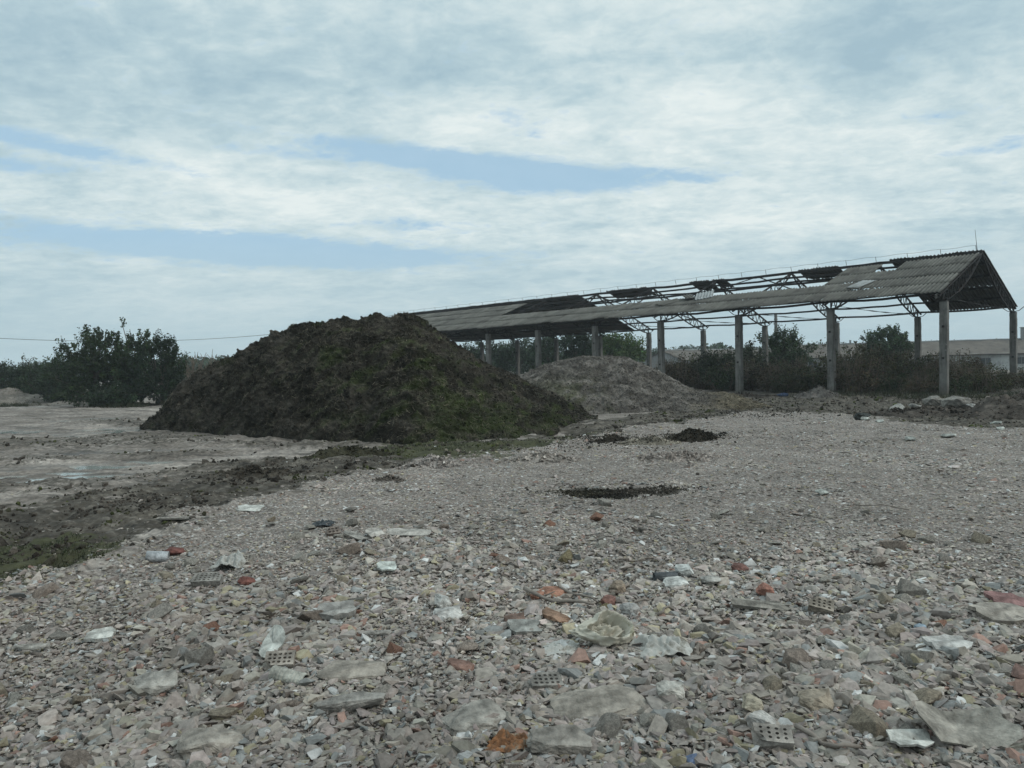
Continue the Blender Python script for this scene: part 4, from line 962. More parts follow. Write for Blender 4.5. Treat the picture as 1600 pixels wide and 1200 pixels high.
# ------------------------------------------------------------------ debris lying on the rubble
LAND = []      # (x, y, phrase): named neighbours used in chunk labels
def drop(o, px, py, label, cat, rz=0, sink=0., tilt=(0, 0), phrase=None, group=None, lift=0.):
    p = gp(px, py); o.location = (p.x, p.y, p.z + lift - sink); o.rotation_euler = (tilt[0], tilt[1], rz); tag(o, label, cat, group)
    if phrase: LAND.append((p.x, p.y, phrase))
    return o
def objcol_mat(o, c):
    g = sum(c) / 3; k = .34 if max(c) > 1.5 * min(c) else .1; c = [q + (g * 1.1 - q) * k for q in c]; o.color = (c[0], c[1] * .965, c[2] * .91, 1)
def brick(px, py, label, L=.25, W=.12, Hh=.065, rz=0, tilt=(0, 0), nx=5, ny=3, col=(.26, .235, .215), phrase=None, lift=.045, seed=0):
    """hollow clay brick: rows of round through-holes with real depth, chipped corners"""
    r = random.Random(seed); root_v = []; fa = []; dark = []
    def v(x, y, z): root_v.append((x, y, z)); return len(root_v) - 1
    mx, my = .014, .012; cx, cy = (L - 2 * mx) / nx, (W - 2 * my) / ny; z = Hh / 2
    for i in range(nx):
        for j in range(ny):
            x0, y0 = -L / 2 + mx + i * cx, -W / 2 + my + j * cy; xm, ym = x0 + cx / 2, y0 + cy / 2
            x0 = -L / 2 if i == 0 else x0; x1 = L / 2 if i == nx - 1 else -L / 2 + mx + (i + 1) * cx
            y0 = -W / 2 if j == 0 else y0; y1 = W / 2 if j == ny - 1 else -W / 2 + my + (j + 1) * cy
            out = [(x0, y0), (xm, y0), (x1, y0), (x1, ym), (x1, y1), (xm, y1), (x0, y1), (x0, ym)]
            ra = min(cx, cy) * .30; ang = [-135, -90, -45, 0, 45, 90, 135, 180]
            inn = [(xm + ra * 1.25 * math.cos(math.radians(a)), ym + ra * math.sin(math.radians(a))) for a in ang]
            O = [v(*q, z) for q in out]; I = [v(*q, z) for q in inn]; D = [v(*q, z - .05) for q in inn]
            for k in range(8):
                n = (k + 1) % 8; fa.append((O[k], O[n], I[n], I[k])); fa.append((I[k], I[n], D[n], D[k]))
            fa.append(tuple(D))
    b = [v(sx * L / 2, sy * W / 2, sz * z) for sx, sy, sz in ((-1, -1, 1), (1, -1, 1), (1, 1, 1), (-1, 1, 1), (-1, -1, -1), (1, -1, -1), (1, 1, -1), (-1, 1, -1))]
    fa += [(b[4], b[5], b[1], b[0]), (b[5], b[6], b[2], b[1]), (b[6], b[7], b[3], b[2]), (b[7], b[4], b[0], b[3]), (b[7], b[6], b[5], b[4])]
    V = np.array(root_v); V += .004 * np.stack([pn3(V[:, 0] * 22, V[:, 1] * 22, V[:, 2] * 22 + s_, seed) for s_ in (0, 7, 13)], -1)
    cn = np.array([L / 2 * r.choice((-1, 1)), W / 2 * r.choice((-1, 1)), z]); dd = np.linalg.norm(V - cn, axis=1); V -= (np.clip(.05 - dd, 0, 1) * .5)[:, None] * np.sign(cn)
    me = bpy.data.meshes.new('perforated_brick'); me.from_pydata([tuple(q) for q in V], [], fa); me.update()
    o = link_mesh('perforated_brick', me, MAT['chunk']); objcol_mat(o, col)
    return drop(o, px, py, label, 'brick', rz, 0, tilt, phrase, None, lift)
brick(1268, 1100, 'flat grey brown perforated brick just right of the chalky white brick', rz=.15, tilt=(.25, .05), phrase='the wide perforated brick', seed=1)
brick(1207, 1172, 'nearest perforated brick, tilted toward the front with two rows of holes', rz=-.1, tilt=(.5, .08), nx=4, ny=3, L=.19, W=.10, col=(.27, .25, .235), phrase='the nearest perforated brick', lift=.07, seed=2)
brick(438, 1044, 'pale perforated brick leaning below the upright white tile', L=.19, rz=.1, tilt=(.45, 0), nx=5, ny=3, col=(.28, .25, .225), phrase='the pale perforated brick', seed=3)
brick(852, 1075, 'grey perforated brick half buried below the crumpled sack', L=.2, rz=.25, tilt=(.3, .1), nx=5, ny=3, col=(.20, .19, .18), phrase='the half buried brick', lift=.03, seed=4)
brick(325, 914, 'grey perforated brick on the left rubble below the silvery bag', rz=.1, tilt=(.3, 0), nx=6, ny=4, L=.26, W=.15, col=(.215, .205, .195), phrase='the left perforated brick', lift=.05, seed=5)
brick(1283, 958, 'sandy perforated brick tilted on its edge among the right hand rubble', rz=-.35, tilt=(.5, .2), nx=4, ny=3, L=.18, W=.12, col=(.25, .22, .19), phrase='the sandy perforated brick', lift=.06, seed=6)
brick(383, 884, 'small dark perforated brick fragment right beside the silvery bag', L=.15, rz=.2, tilt=(.45, 0), nx=4, ny=3, col=(.24, .22, .20), lift=.05, seed=7)
brick(520, 838, 'small reddish brown brick fragment with holes, left of the grey cement shards', L=.16, rz=.5, tilt=(.5, 0), nx=3, ny=2, col=(.17, .14, .125), lift=.05, seed=8)

def solid(name, px, py, label, cat, size, col, rz=0, tilt=(0, 0), seed=0, boxy=.85, npts=26, lift=0., phrase=None, mat='chunk'):
    V, Fc = hull_shape(npts, (1, 1, 1), 500 + seed, 3, boxy)
    V = V / np.abs(V).max(0)
    nn = V / (np.linalg.norm(V, axis=1)[:, None] + 1e-6); ss = np.array(size) / max(size) * 2
    dd = .10 * pn3(V[:, 0] * 2.2 * ss[0] + seed, V[:, 1] * 2.2 * ss[1], V[:, 2] * 2.2 * ss[2], seed) + .06 * pn3(V[:, 0] * 6 * ss[0], V[:, 1] * 6 * ss[1], V[:, 2] * 6 * ss[2] + seed, seed)
    V = (V + nn * dd[:, None]) * np.array(size)[None] / 2
    o = link_mesh(name, np_mesh(name, V, [Fc]), MAT[mat]); objcol_mat(o, col)
    return drop(o, px, py, label, cat, rz, 0, tilt, phrase, None, lift)
solid('concrete_slab', 935, 1118, 'large rough grey concrete slab sunk in the rubble below the crumpled sack', 'slab', (.60, .42, .16), (.25, .228, .205), .1, (.12, 0), 1, .6, 34, .02, 'the large rough slab')
solid('concrete_lump', 740, 1132, 'broad bluish grey concrete lump left of the large rough slab', 'chunk', (.40, .28, .13), (.25, .238, .222), .4, (.1, 0), 2, .5, 30, .02)
solid('concrete_block', 875, 1177, 'long grey concrete block in front of the large rough slab', 'block', (.34, .15, .13), (.235, .22, .205), .15, (.1, .05), 3, .85, 30, .05, 'the long grey block')
solid('white_brick', 1048, 1095, 'chalky white brick on edge right of the large rough slab', 'brick', (.17, .11, .11), (.44, .43, .41), .1, (.2, 0), 4, .97, 40, .05, 'the chalky white brick')
solid('cream_block', 1176, 1118, 'small cream coloured block above the nearest perforated brick', 'block', (.11, .09, .09), (.40, .36, .29), -.2, (.1, .2), 5, .97, 40, .06, 'the cream block')
solid('white_block', 1190, 1148, 'broken white block leaning behind the nearest perforated brick', 'block', (.16, .09, .11), (.47, .46, .455), -.5, (.3, .3), 6, .9, 30, .06)
solid('buff_block', 1275, 1108, 'buff paving block with a flat top, right of the cream block', 'block', (.21, .13, .10), (.33, .27, .20), .05, (.05, 0), 7, .95, 40, .045, 'the buff block')
solid('patterned_block', 243, 1080, 'flat topped pale block with crumbling mortar at lower left', 'block', (.27, .20, .11), (.29, .28, .265), .15, (.15, 0), 8, .92, 40, .05, 'the flat topped pale block')
solid('concrete_lump', 330, 1172, 'long pale grey concrete lump near the lower left corner', 'chunk', (.34, .2, .12), (.28, .258, .235), .35, (.1, 0), 9, .6, 30, .04, 'the long pale lump')
solid('concrete_lump', 550, 1055, 'broad flat grey brown slab piece in the middle rubble', 'slab', (.44, .26, .07), (.27, .245, .22), .05, (.12, 0), 10, .7, 34, .03, 'the broad flat slab piece')
solid('concrete_lump', 545, 1112, 'narrow long concrete piece in front of the broad flat slab piece', 'chunk', (.40, .13, .10), (.245, .235, .225), .15, (.1, 0), 11, .85, 30, .05)
solid('plaster_block', 700, 967, 'bright white flaky plaster block on the rubble left of the sticks', 'plaster', (.23, .16, .10), (.46, .46, .46), .2, (.15, .1), 12, .85, 26, .05, 'the white plaster block')
solid('plaster_lump', 690, 951, 'small white plaster lump just behind the flaky plaster block', 'plaster', (.17, .13, .12), (.42, .43, .43), .6, (.1, .3), 13, .5, 22, .05)
solid('white_stone', 1058, 918, 'flat bright white stone in front of the crushed white tin', 'stone', (.25, .17, .09), (.46, .47, .47), .1, (.12, 0), 14, .8, 26, .04, 'the flat white stone')
solid('round_stone', 1110, 912, 'pale rounded flat stone right of the flat white stone', 'stone', (.20, .15, .09), (.34, .335, .325), 0, (.05, 0), 15, .2, 26, .04)
solid('tan_stone', 968, 928, 'tan brown stone behind the sticks', 'stone', (.19, .14, .13), (.27, .20, .14), .3, (0, .1), 16, .3, 26, .05)
solid('grey_stone', 985, 963, 'rounded pale grey stone right behind the crumpled sack', 'stone', (.17, .12, .11), (.34, .34, .345), 0, (.1, 0), 17, .3, 26, .05, 'the rounded pale stone')
solid('red_brick_piece', 1196, 932, 'bright brick red lump alone on the rubble', 'brick', (.16, .13, .12), (.36, .135, .09), .4, (.2, .3), 18, .5, 22, .05, 'the brick red lump')
solid('red_brick_piece', 1156, 893, 'flat dark red brick fragment behind the brick red lump', 'brick', (.17, .10, .07), (.20, .085, .07), 0, (.1, .1), 19, .8, 22, .04, 'the dark red fragment')
solid('red_brick_piece', 862, 930, 'crumbled orange red brick rubble beside the long grey stick', 'brick', (.30, .2, .09), (.33, .135, .075), .2, (.1, 0), 20, .3, 34, .02)
solid('red_brick_piece', 838, 935, 'small orange red brick crumb left of the crumbled brick rubble', 'brick', (.16, .10, .08), (.30, .12, .07), .9, (.1, 0), 21, .5, 24, .03)
solid('red_brick_piece', 868, 972, 'orange brown broken tile left of the crumpled sack', 'tile', (.24, .12, .08), (.31, .17, .10), -.5, (.2, .2), 22, .8, 24, .04, 'the orange brown tile')
solid('red_brick_piece', 950, 948, 'red brick end with a white mortar face among the sticks', 'brick', (.13, .10, .09), (.24, .105, .085), .1, (.1, .1), 23, .95, 30, .05)
solid('red_brick_piece', 720, 1048, 'dusty red brick slab right of the broad flat slab piece', 'brick', (.19, .12, .06), (.24, .12, .09), -.25, (.1, .1), 24, .9, 26, .03, 'the dusty red brick')
solid('red_brick_piece', 805, 975, 'dusty red brown brick piece left of the orange brown tile', 'brick', (.17, .11, .08), (.19, .11, .085), .3, (.1, 0), 25, .85, 26, .03)
solid('red_brick_piece', 270, 857, 'dark red rag of brick beside the white plastic can', 'brick', (.28, .13, .08), (.17, .05, .04), .1, (.1, .1), 26, .4, 26, .04)
solid('red_brick_piece', 386, 912, 'deep red brick crumb right of the left perforated brick', 'brick', (.16, .10, .08), (.20, .06, .045), .4, (.1, .1), 27, .5, 26, .03)
solid('red_brick_piece', 1592, 1062, 'dull red brick piece at the right edge of the rubble', 'brick', (.22, .15, .08), (.21, .11, .09), .4, (.1, .1), 28, .8, 26, .03)
solid('boulder', 1400, 647, 'tilted pale concrete slab, leftmost piece on the dark soil bank', 'slab', (.72, .4, .30), (.27, .27, .262), .4, (.2, -.35), 29, .8, 26, .20)
solid('boulder', 1457, 638, 'small rounded grey boulder in the middle of the dark soil bank', 'boulder', (.75, .6, .45), (.185, .178, .168), .2, (.1, 0), 30, .3, 26, .30)
solid('boulder', 1494, 641, 'largest rounded grey boulder, on the dark soil bank', 'boulder', (1.05, .7, .62), (.195, .188, .178), -.15, (.1, .12), 31, .35, 30, .30)
solid('boulder', 1518, 641, 'white chalky lump against the right side of the largest boulder', 'boulder', (.35, .3, .2), (.32, .32, .32), .3, (.1, .1), 32, .5, 26, .22)
solid('boulder', 1432, 644, 'flat grey slab lying between the tilted slab and the rounded boulders', 'slab', (.6, .4, .14), (.22, .22, .215), .2, (.1, .1), 33, .8, 26, .2)
for i, (px, py, lab) in enumerate([(1352, 657, 'white scrap left of the dark soil bank, beside the dark bag'), (1375, 660, 'pale scrap in front of the tilted concrete slab'), (1555, 663, 'greenish white scrap between the bank and the dark soil mound'), (1562, 671, 'pale flat scrap nearest the camera below the dark soil mound'),
                                   (1588, 634, 'white scrap on top of the dark soil mound'), (1285, 773, 'white tile chip alone in the open middle of the rubble'), (1420, 686, 'white chip far out on the rubble before the soil bank'), (1482, 683, 'grey white stone far out on the rubble before the boulders'), (880, 643, 'tiny white scrap at the foot of the straw heap'), (346, 659, 'pale stone at the foot of the compost heap'), (385, 661, 'flat pale stone at the foot of the compost heap')]):
    solid('pale_scrap', px, py, lab, 'scrap', ((.20, .15, .06) if py > 700 else (.36, .24, .12)), (.40, .42, .41) if i % 3 != 2 else (.30, .32, .31), i * 1.3, (.1, .1), 60 + i, .6, 20, .04)
solid('dark_bag', 1347, 657, 'dark crumpled bag at the left end of the soil bank', 'bag', (.6, .4, .3), (.05, .058, .06), .2, (0, 0), 80, .2, 30, .1)
solid('blue_scrap', 1222, 618, 'blue plastic scrap beside the grey mound under the shed', 'scrap', (.8, .4, .3), (.02, .05, .13), .2, (0, 0), 81, .4, 26, .1)
solid('blue_scrap', 1085, 1196, 'bright blue plastic scrap at the very front of the rubble', 'scrap', (.10, .08, .04), (.09, .15, .30), .2, (.1, 0), 82, .4, 26, .03, 'the blue scrap')
solid('blue_scrap', 1437, 987, 'small sky blue fragment in the right hand rubble', 'scrap', (.09, .06, .04), (.22, .33, .45), .2, (.1, 0), 83, .7, 26, .03)

def shard(name, px, py, label, cat, L, W, T, col, rz=0, tilt=(0, 0), seed=0, lift=.03, phrase=None, mat='chunk', curve=0.):
    """broken flat piece with a ragged outline and real thickness"""
    r = random.Random(seed + 900); n = 18; pts = []
    for k in range(n):
        a = 2 * PI * k / n; q = (abs(math.cos(a)) ** 6 + abs(math.sin(a)) ** 6) ** (-1 / 6); q *= r.uniform(.78, 1.06)
        pts.append((L / 2 * q * math.cos(a), W / 2 * q * math.sin(a)))
    V = []; rings = [(1, T / 2 - .004), (1, -T / 2)]
    top = [(x, y, T / 2) for x, y in pts]; inr = [(x * .6, y * .6, T / 2 + r.gauss(0, .003)) for x, y in pts]
    V = top + inr + [(0, 0, T / 2)] + [(x * .97, y * .97, -T / 2) for x, y in pts] + [(0, 0, -T / 2)]
    V = [(x, y, z + curve * (x / L) ** 2 * 4 - curve * .5 + .01 * math.sin(9 * y / W + seed)) for x, y, z in V]
    f = []
    for k in range(n):
        m = (k + 1) % n; f += [(k, m, n + m, n + k), (n + k, n + m, 2 * n), (2 * n + 1 + k, 2 * n + 1 + m, m, k), (2 * n + 1 + m, 2 * n + 1 + k, 3 * n + 1)]
    me = bpy.data.meshes.new(name); me.from_pydata(V, [], f); me.update(); o = link_mesh(name, me, MAT[mat]); objcol_mat(o, col)
    return drop(o, px, py, label, cat, rz, 0, tilt, phrase, None, lift)
shard('cement_shard', 640, 838, 'long pale grey cement board shard, largest of the three on the bare patch', 'shard', .58, .22, .015, (.36, .345, .33), -.08, (.2, .03), 1, .05, 'the long cement shard')
shard('cement_shard', 556, 843, 'narrow grey cement shard lying aslant at the left of the long shard', 'shard', .42, .10, .015, (.30, .285, .27), -.75, (.15, .1), 2, .05, 'the narrow cement shard')
shard('cement_shard', 585, 838, 'pointed pale cement shard between the long and the narrow shard', 'shard', .22, .20, .015, (.38, .365, .35), .5, (.3, 0), 3, .05)
shard('white_tile', 427, 1026, 'upright greenish white tile leaning behind the pale perforated brick', 'tile', .14, .24, .018, (.42, .44, .43), -.2, (.75, .1), 4, .09, 'the upright white tile')
shard('white_tile', 605, 893, 'bright greenish white glazed tile on dark soil in the middle rubble', 'tile', .20, .18, .02, (.46, .50, .49), .3, (.25, .1), 5, .05, 'the glazed tile')
shard('grey_tile', 818, 990, 'bluish grey flat tile left of the crumpled sack', 'tile', .26, .2, .03, (.25, .255, .25), .2, (.25, .1), 6, .05, 'the bluish grey tile')
shard('grey_tile', 1565, 967, 'large flat grey tile at right, below the dark red tile', 'tile', .42, .34, .03, (.29, .265, .24), .1, (.15, 0), 7, .05, 'the large grey tile')
shard('red_tile', 1580, 950, 'flat dark crimson tile at the right edge above the grey tile', 'tile', .34, .22, .03, (.25, .115, .115), -.3, (.15, .1), 8, .06, 'the crimson tile')
shard('white_tile', 1483, 1018, 'flat pale tile in the right rubble above the large grey sheet', 'tile', .28, .18, .03, (.40, .40, .40), .05, (.12, 0), 9, .05, 'the flat pale tile')
shard('cement_sheet', 1500, 1158, 'large folded grey cement sheet in the lower right corner', 'sheet', .50, .28, .014, (.265, .25, .228), -.1, (.28, .12), 10, .10, 'the folded grey sheet', curve=.10)
shard('cement_sheet', 1425, 1176, 'white triangular sheet piece at the lower edge below the folded grey sheet', 'sheet', .24, .14, .014, (.42, .43, .42), .2, (.2, .1), 11, .07)
shard('plank', 290, 811, 'long pale plank lying along the left rubble edge', 'plank', .75, .09, .022, (.30, .285, .27), .08, (.05, .02), 12, .05, 'the long pale plank')
shard('white_sheet', 392, 799, 'bright white torn sheet at the left rubble edge', 'sheet', .40, .22, .012, (.46, .47, .46), -.1, (.3, .05), 13, .05, 'the torn white sheet')
shard('plank', 1187, 956, 'grey board sloping out of the rubble left of the sandy perforated brick', 'plank', .46, .10, .03, (.235, .222, .205), -.2, (.45, .08), 14, .06, 'the grey board')
shard('white_tile', 157, 1000, 'pale flat slab piece at left with a bright top edge', 'tile', .2, .13, .03, (.44, .45, .44), .2, (.2, 0), 15, .04, 'the left white tile')
shard('plank', 50, 1020, 'thin pale stick like strip at the far left', 'plank', .24, .03, .015, (.40, .39, .375), .05, (.05, 0), 16, .04)
shard('grey_tile', 525, 870 + 95, 'flat grey stone plate behind the upright white tile', 'tile', .3, .2, .05, (.26, .255, .25), .3, (.2, 0), 17, .05)
shard('plank', 590, 1000, 'thin white slat in the middle rubble', 'plank', .2, .035, .015, (.42, .41, .40), .1, (.1, 0), 18, .05, 'the thin white slat')
def stick(px0, py0, px1, py1, r0, label, phrase=None, kink=.02, lift=.05, cat='stick', mat='wood', twigs=0, seed=0):
    a, b = gp(px0, py0), gp(px1, py1); r = random.Random(seed); n = 7
    pts = [a.lerp(b, k / (n - 1)) + Vector((r.gauss(0, kink), r.gauss(0, kink), lift + .02 * math.sin(k * 1.3 + seed))) for k in range(n)]; o0 = pts[0].copy()
    m = MB(); m.tube([p - o0 for p in pts], [r0 * (1 - .4 * k / n) * r.uniform(.85, 1.15) for k in range(n)], 7)
    for k in range(twigs):
        q = pts[r.randrange(2, 6)] - o0; e = q + Vector((r.gauss(0, .12), r.gauss(0, .12), .06)); m.tube([q, e], [r0 * .5, r0 * .2], 5)
    o = m.build('stick' if cat == 'stick' else cat, MAT[mat], None, True); o.location = o0; tag(o, label, cat)
    if phrase: c = (a + b) / 2; LAND.append((c.x, c.y, phrase))
stick(815, 932, 928, 956, .018, 'long grey stick sloping down past the orange red brick rubble', 'the long grey stick', twigs=1, seed=1)
stick(862, 921, 940, 950, .013, 'thin crooked stick behind the long grey stick', seed=2, kink=.025)
stick(916, 964, 976, 974, .013, 'short dark stick just behind the crumpled sack', seed=3)
stick(975, 956, 1022, 941, .010, 'thin short stick right of the red brick end', seed=4)
stick(1028, 965, 1052, 953, .012, 'short pale stick end right of the rounded pale stone', seed=5)
stick(960, 884, 1015, 881, .010, 'thin pale stick lying level in the open rubble', 'the level thin stick', seed=6)
stick(995, 887, 1072, 862, .010, 'thin pale branch crossing the level stick', seed=7, twigs=2)
stick(1248, 1165, 1345, 1190, .016, 'dark bent root at the lower edge right of the nearest perforated brick', 'the dark bent root', seed=8, kink=.03)
stick(770, 816, 812, 817, .014, 'curled strip like a shoe sole on the bare rubble', seed=9, kink=.015)
stick(1335, 792, 1420, 800, .010, 'thin dark stick far out in the right hand rubble', seed=10)
# grey pipe stub, ribbed hose, can, tin, silvery bag
def pipe(px, py, L, R, label, cat, mat, rz, phrase=None, ribs=0, tilt=0., col=None):
    V = []; n = 18; ns = 40 if ribs else 8
    for side, rad in ((0, R), (1, R * .86)):
        for i in range(ns + 1):
            x = L * (i / ns - .5); q = rad * (1 + (.06 * math.sin(2 * PI * ribs * i / ns) if ribs else 0))
            for k in range(n): V.append((x, q * math.cos(2 * PI * k / n), q * math.sin(2 * PI * k / n)))
    f = []; off = (ns + 1) * n
    for i in range(ns):
        for k in range(n):
            a, b = i * n + k, i * n + (k + 1) % n; f += [(a, b, b + n, a + n), (off + a, off + a + n, off + b + n, off + b)]
    for k in range(n):
        m = (k + 1) % n; f += [(k, off + k, off + m, m), (ns * n + k, ns * n + m, off + ns * n + m, off + ns * n + k)]
    me = bpy.data.meshes.new('pipe'); me.from_pydata(V, [], f)
    for p in me.polygons: p.use_smooth = True
    o = link_mesh('pipe_piece', me, MAT[mat]); o.color = (*(col or (.2, .2, .2)), 1)
    drop(o, px, py, label, cat, rz, 0, (0, tilt), phrase, None, R * .9); return o
pipe(1040, 908, .22, .045, 'dark grey pipe stub with an open end left of the crushed white tin', 'pipe', 'chunk', .1, 'the dark pipe stub', col=(.09, .095, .10))
pipe(452, 1068, .24, .045, 'pale ribbed plastic pipe below the pale perforated brick', 'pipe', 'chunk', -.35, 'the ribbed pipe', ribs=9, tilt=.1, col=(.38, .365, .32))
pipe(246, 865, .22, .06, 'white plastic can lying on its side at the left rubble edge', 'can', 'chunk', .25, 'the white plastic can', tilt=.1, col=(.36, .37, .38))
solid('crushed_tin', 1069, 902, 'crushed white tin with a shiny lid right of the dark pipe stub', 'tin', (.19, .14, .11), (.50, .53, .54), .3, (.35, .2), 90, .6, 24, .06)
# crumpled sheet-like things: a folded surface with thickness
def crumple(name, px, py, label, cat, sx, sy, hgt, mat, seed, phrase=None, rz=0, fold=1.0, lift=.02):
    n = 64; u, v = np.meshgrid(np.linspace(-1, 1, n), np.linspace(-1, 1, n), indexing='ij')
    wob = 1 + .35 * pn2(u * 1.6 + seed, v * 1.6, seed)
    x = u * sx / 2 * wob; y = v * sy / 2 * (1 + .3 * pn2(u * 1.7, v * 1.7 + seed, seed + 5))
    rid = np.abs(pn2(u * 2.1 + seed, v * 2.1 + .6 * u, seed + 1)); rid2 = np.abs(pn2(u * 4.5, v * 4.5 + u, seed + 2))
    z = hgt * np.clip(1.05 - (u * u + v * v) * .62, 0, 1) * (.5 + .8 * pn2(u * 1.2, v * 1.2 + seed, seed + 3) + fold * (.5 * (.5 - 1.6 * rid) + .22 * (.4 - 1.5 * rid2)))
    z = np.maximum(z, -.01 + .01 * rid)
    me = np_mesh(name, np.stack([x, y, z], -1).reshape(-1, 3), [grid_faces(n, n)], None, True); o = link_mesh(name, me, MAT[mat])
    md = o.modifiers.new('thickness', 'SOLIDIFY'); md.thickness = .004
    return drop(o, px, py, label, cat, rz, 0, (0, 0), phrase, None, lift)
crumple('rag', 1032, 1020, 'crumpled dirty rag spread right of the crumpled sack', 'rag', .40, .30, .10, 'cloth', 3, 'the crumpled rag')
crumple('paper_scrap', 876, 1018, 'flat torn pale scrap left of the crumpled sack', 'scrap', .26, .26, .035, 'cloth', 5, 'the torn pale scrap')
crumple('silvery_bag', 362, 886, 'shiny silvery white plastic bag on the left rubble', 'bag', .30, .22, .13, 'cloth', 8, 'the silvery bag')
crumple('dry_weed_mat', 800, 1172, 'rusty brown clump of rotten fibre at the lower edge', 'clump', .24, .16, .07, 'rust', 9, 'the rusty clump')
crumple('green_scrap', 506, 822, 'dark green tarpaulin scrap left of the cement shards', 'scrap', .28, .2, .06, 'glass', 12)
def sack(px, py):
    """crumpled woven sack lying with its mouth toward the camera: puffed body, sunken mouth, folds"""
    n, mseg = 72, 96; th, ph = np.meshgrid(np.linspace(.001, PI - .001, n), np.linspace(0, 2 * PI, mseg), indexing='ij')
    d = np.stack([np.sin(th) * np.cos(ph), np.sin(th) * np.sin(ph), np.cos(th)], -1)
    f = pn3(d[..., 0] * 1.7, d[..., 1] * 1.7, d[..., 2] * 1.7, 77); f2 = np.abs(pn3(d[..., 0] * 3.2, d[..., 1] * 3.2 + 1, d[..., 2] * 2.2, 78)); f3 = np.abs(pn3(d[..., 0] * 7, d[..., 1] * 7, d[..., 2] * 4, 79))
    r = 1 + .16 * f - .24 * f2 - .10 * f3
    P = d * r[..., None] * np.array([.215, .142, .122])
    m = np.array([.38, -.55, .74]); m /= np.linalg.norm(m); k = d @ m + .22 * f + .10 * f2
    dent = sstep(.60, .80, k); P -= m * (dent * (.10 + .12 * f2 + .05 * f3))[..., None]
    rim = np.exp(-((k - .62) / .09) ** 2); P += m * (rim * .018 * (1 + 2.2 * f))[..., None]
    tp = 1 - .55 * sstep(.1, -1, d[..., 0]); P[..., 1] *= tp; P[..., 2] *= tp; P[..., 0] += -.05 * sstep(.3, -1, d[..., 0]) ; P[..., 2] = np.maximum(P[..., 2] * np.where(d[..., 0] < -.2, .8, 1), -.085)
    me = np_mesh('crumpled_sack', P.reshape(-1, 3), [grid_faces(n, mseg)], None, True); o = link_mesh('crumpled_sack', me, MAT['sack'])
    drop(o, px, py, 'crumpled beige plastic sack with a sunken open mouth in the front rubble', 'sack', .12, 0, (0, .05), 'the crumpled sack', None, .115)
sack(945, 1012)

# ------------------------------------------------------------------ the larger single chunks, each an object of its own
SHAPES = {}
HI = []
for i in range(28):
    kind = ('angular', 'blocky', 'rounded', 'flat')[i % 4]
    sq = {'angular': (1, random.uniform(.6, .85), random.uniform(.5, .7)), 'blocky': (1, random.uniform(.6, .9), random.uniform(.45, .7)), 'rounded': (1, random.uniform(.7, .9), random.uniform(.5, .75)), 'flat': (1, random.uniform(.55, .9), random.uniform(.16, .28))}[kind]
    V, Fc = hull_shape({'angular': 10, 'blocky': 14, 'rounded': 20, 'flat': 11}[kind], sq, 700 + i, 1, {'angular': .25, 'blocky': .9, 'rounded': .1, 'flat': .6}[kind])
    me = np_mesh('rubble_chunk', V, [Fc]); me.materials.append(MAT['chunk']); HI.append((me, kind))
PAL = [('pale grey', (.33, .315, .295), 30), ('grey', (.26, .245, .23), 34), ('pinkish grey', (.285, .24, .215), 18), ('beige', (.315, .275, .225), 16), ('ochre', (.31, .265, .17), 5), ('brick red', (.25, .14, .105), 5), ('whitish', (.40, .385, .36), 5), ('dark grey', (.19, .18, .168), 4)]
taken = [(x, y, .16) for x, y, _ in LAND]; chunk_labels = set(); made = 0; tries = 0
rc = random.Random(5)
while made < 262 and tries < 40000:
    tries += 1
    r = math.exp(rc.uniform(math.log(3.0), math.log(10.5))); a = math.radians(rc.uniform(-36, 36)); x, y = r * math.sin(a), r * math.cos(a)
    s = min(.125, max(.042, rc.lognormvariate(math.log(.057 + .003 * r), .33)))
    if any((x - u) ** 2 + (y - v) ** 2 < (s * .85 + w) ** 2 for u, v, w in taken): continue
    if float(zones(np.array([x]), np.array([y]))[0][0]) < .8 or float(zones(np.array([x]), np.array([y]))[2][0]) > .2: continue
    lx, ly, ph = min(LAND, key=lambda q: (q[0] - x) ** 2 + (q[1] - y) ** 2); dx, dy = x - lx, y - ly; dist = math.hypot(dx, dy)
    cam_r = math.atan2(x, y) - math.atan2(lx, ly); lat = cam_r * r; dep = r - math.hypot(lx, ly)
    rel = ('right of' if lat > 0 else 'left of') if abs(lat) > abs(dep) else ('behind' if dep > 0 else 'in front of')
    near = 'close' if dist < .45 else 'a step' if dist < 1.0 else 'well'
    cn, cc, _ = rc.choices(PAL, [p[2] for p in PAL])[0]; me, kind = rc.choice(HI); size = 'large' if s > .085 else 'fist sized' if s > .055 else 'small'
    lab = f'{size} {cn} {kind} rubble chunk {near} {rel} {ph}'
    if lab in chunk_labels: continue
    chunk_labels.add(lab); taken.append((x, y, s * .7)); made += 1
    o = bpy.data.objects.new('rubble_chunk', me); COL.objects.link(o); k = s * rc.uniform(.95, 1.05); o.scale = (k, k, k * rc.uniform(.8, 1.05))
    o.location = (x, y, h1(x, y) + s * (.22 if kind == 'flat' else .30)); o.rotation_euler = (rc.gauss(0, .22), rc.gauss(0, .22), rc.uniform(0, 6.28))
    v = rc.lognormvariate(0, .12); o.color = (cc[0] * v * .92, cc[1] * v * .885, cc[2] * v * .83, 1); tag(o, lab, 'chunk', 'larger chunks of rubble in the foreground')

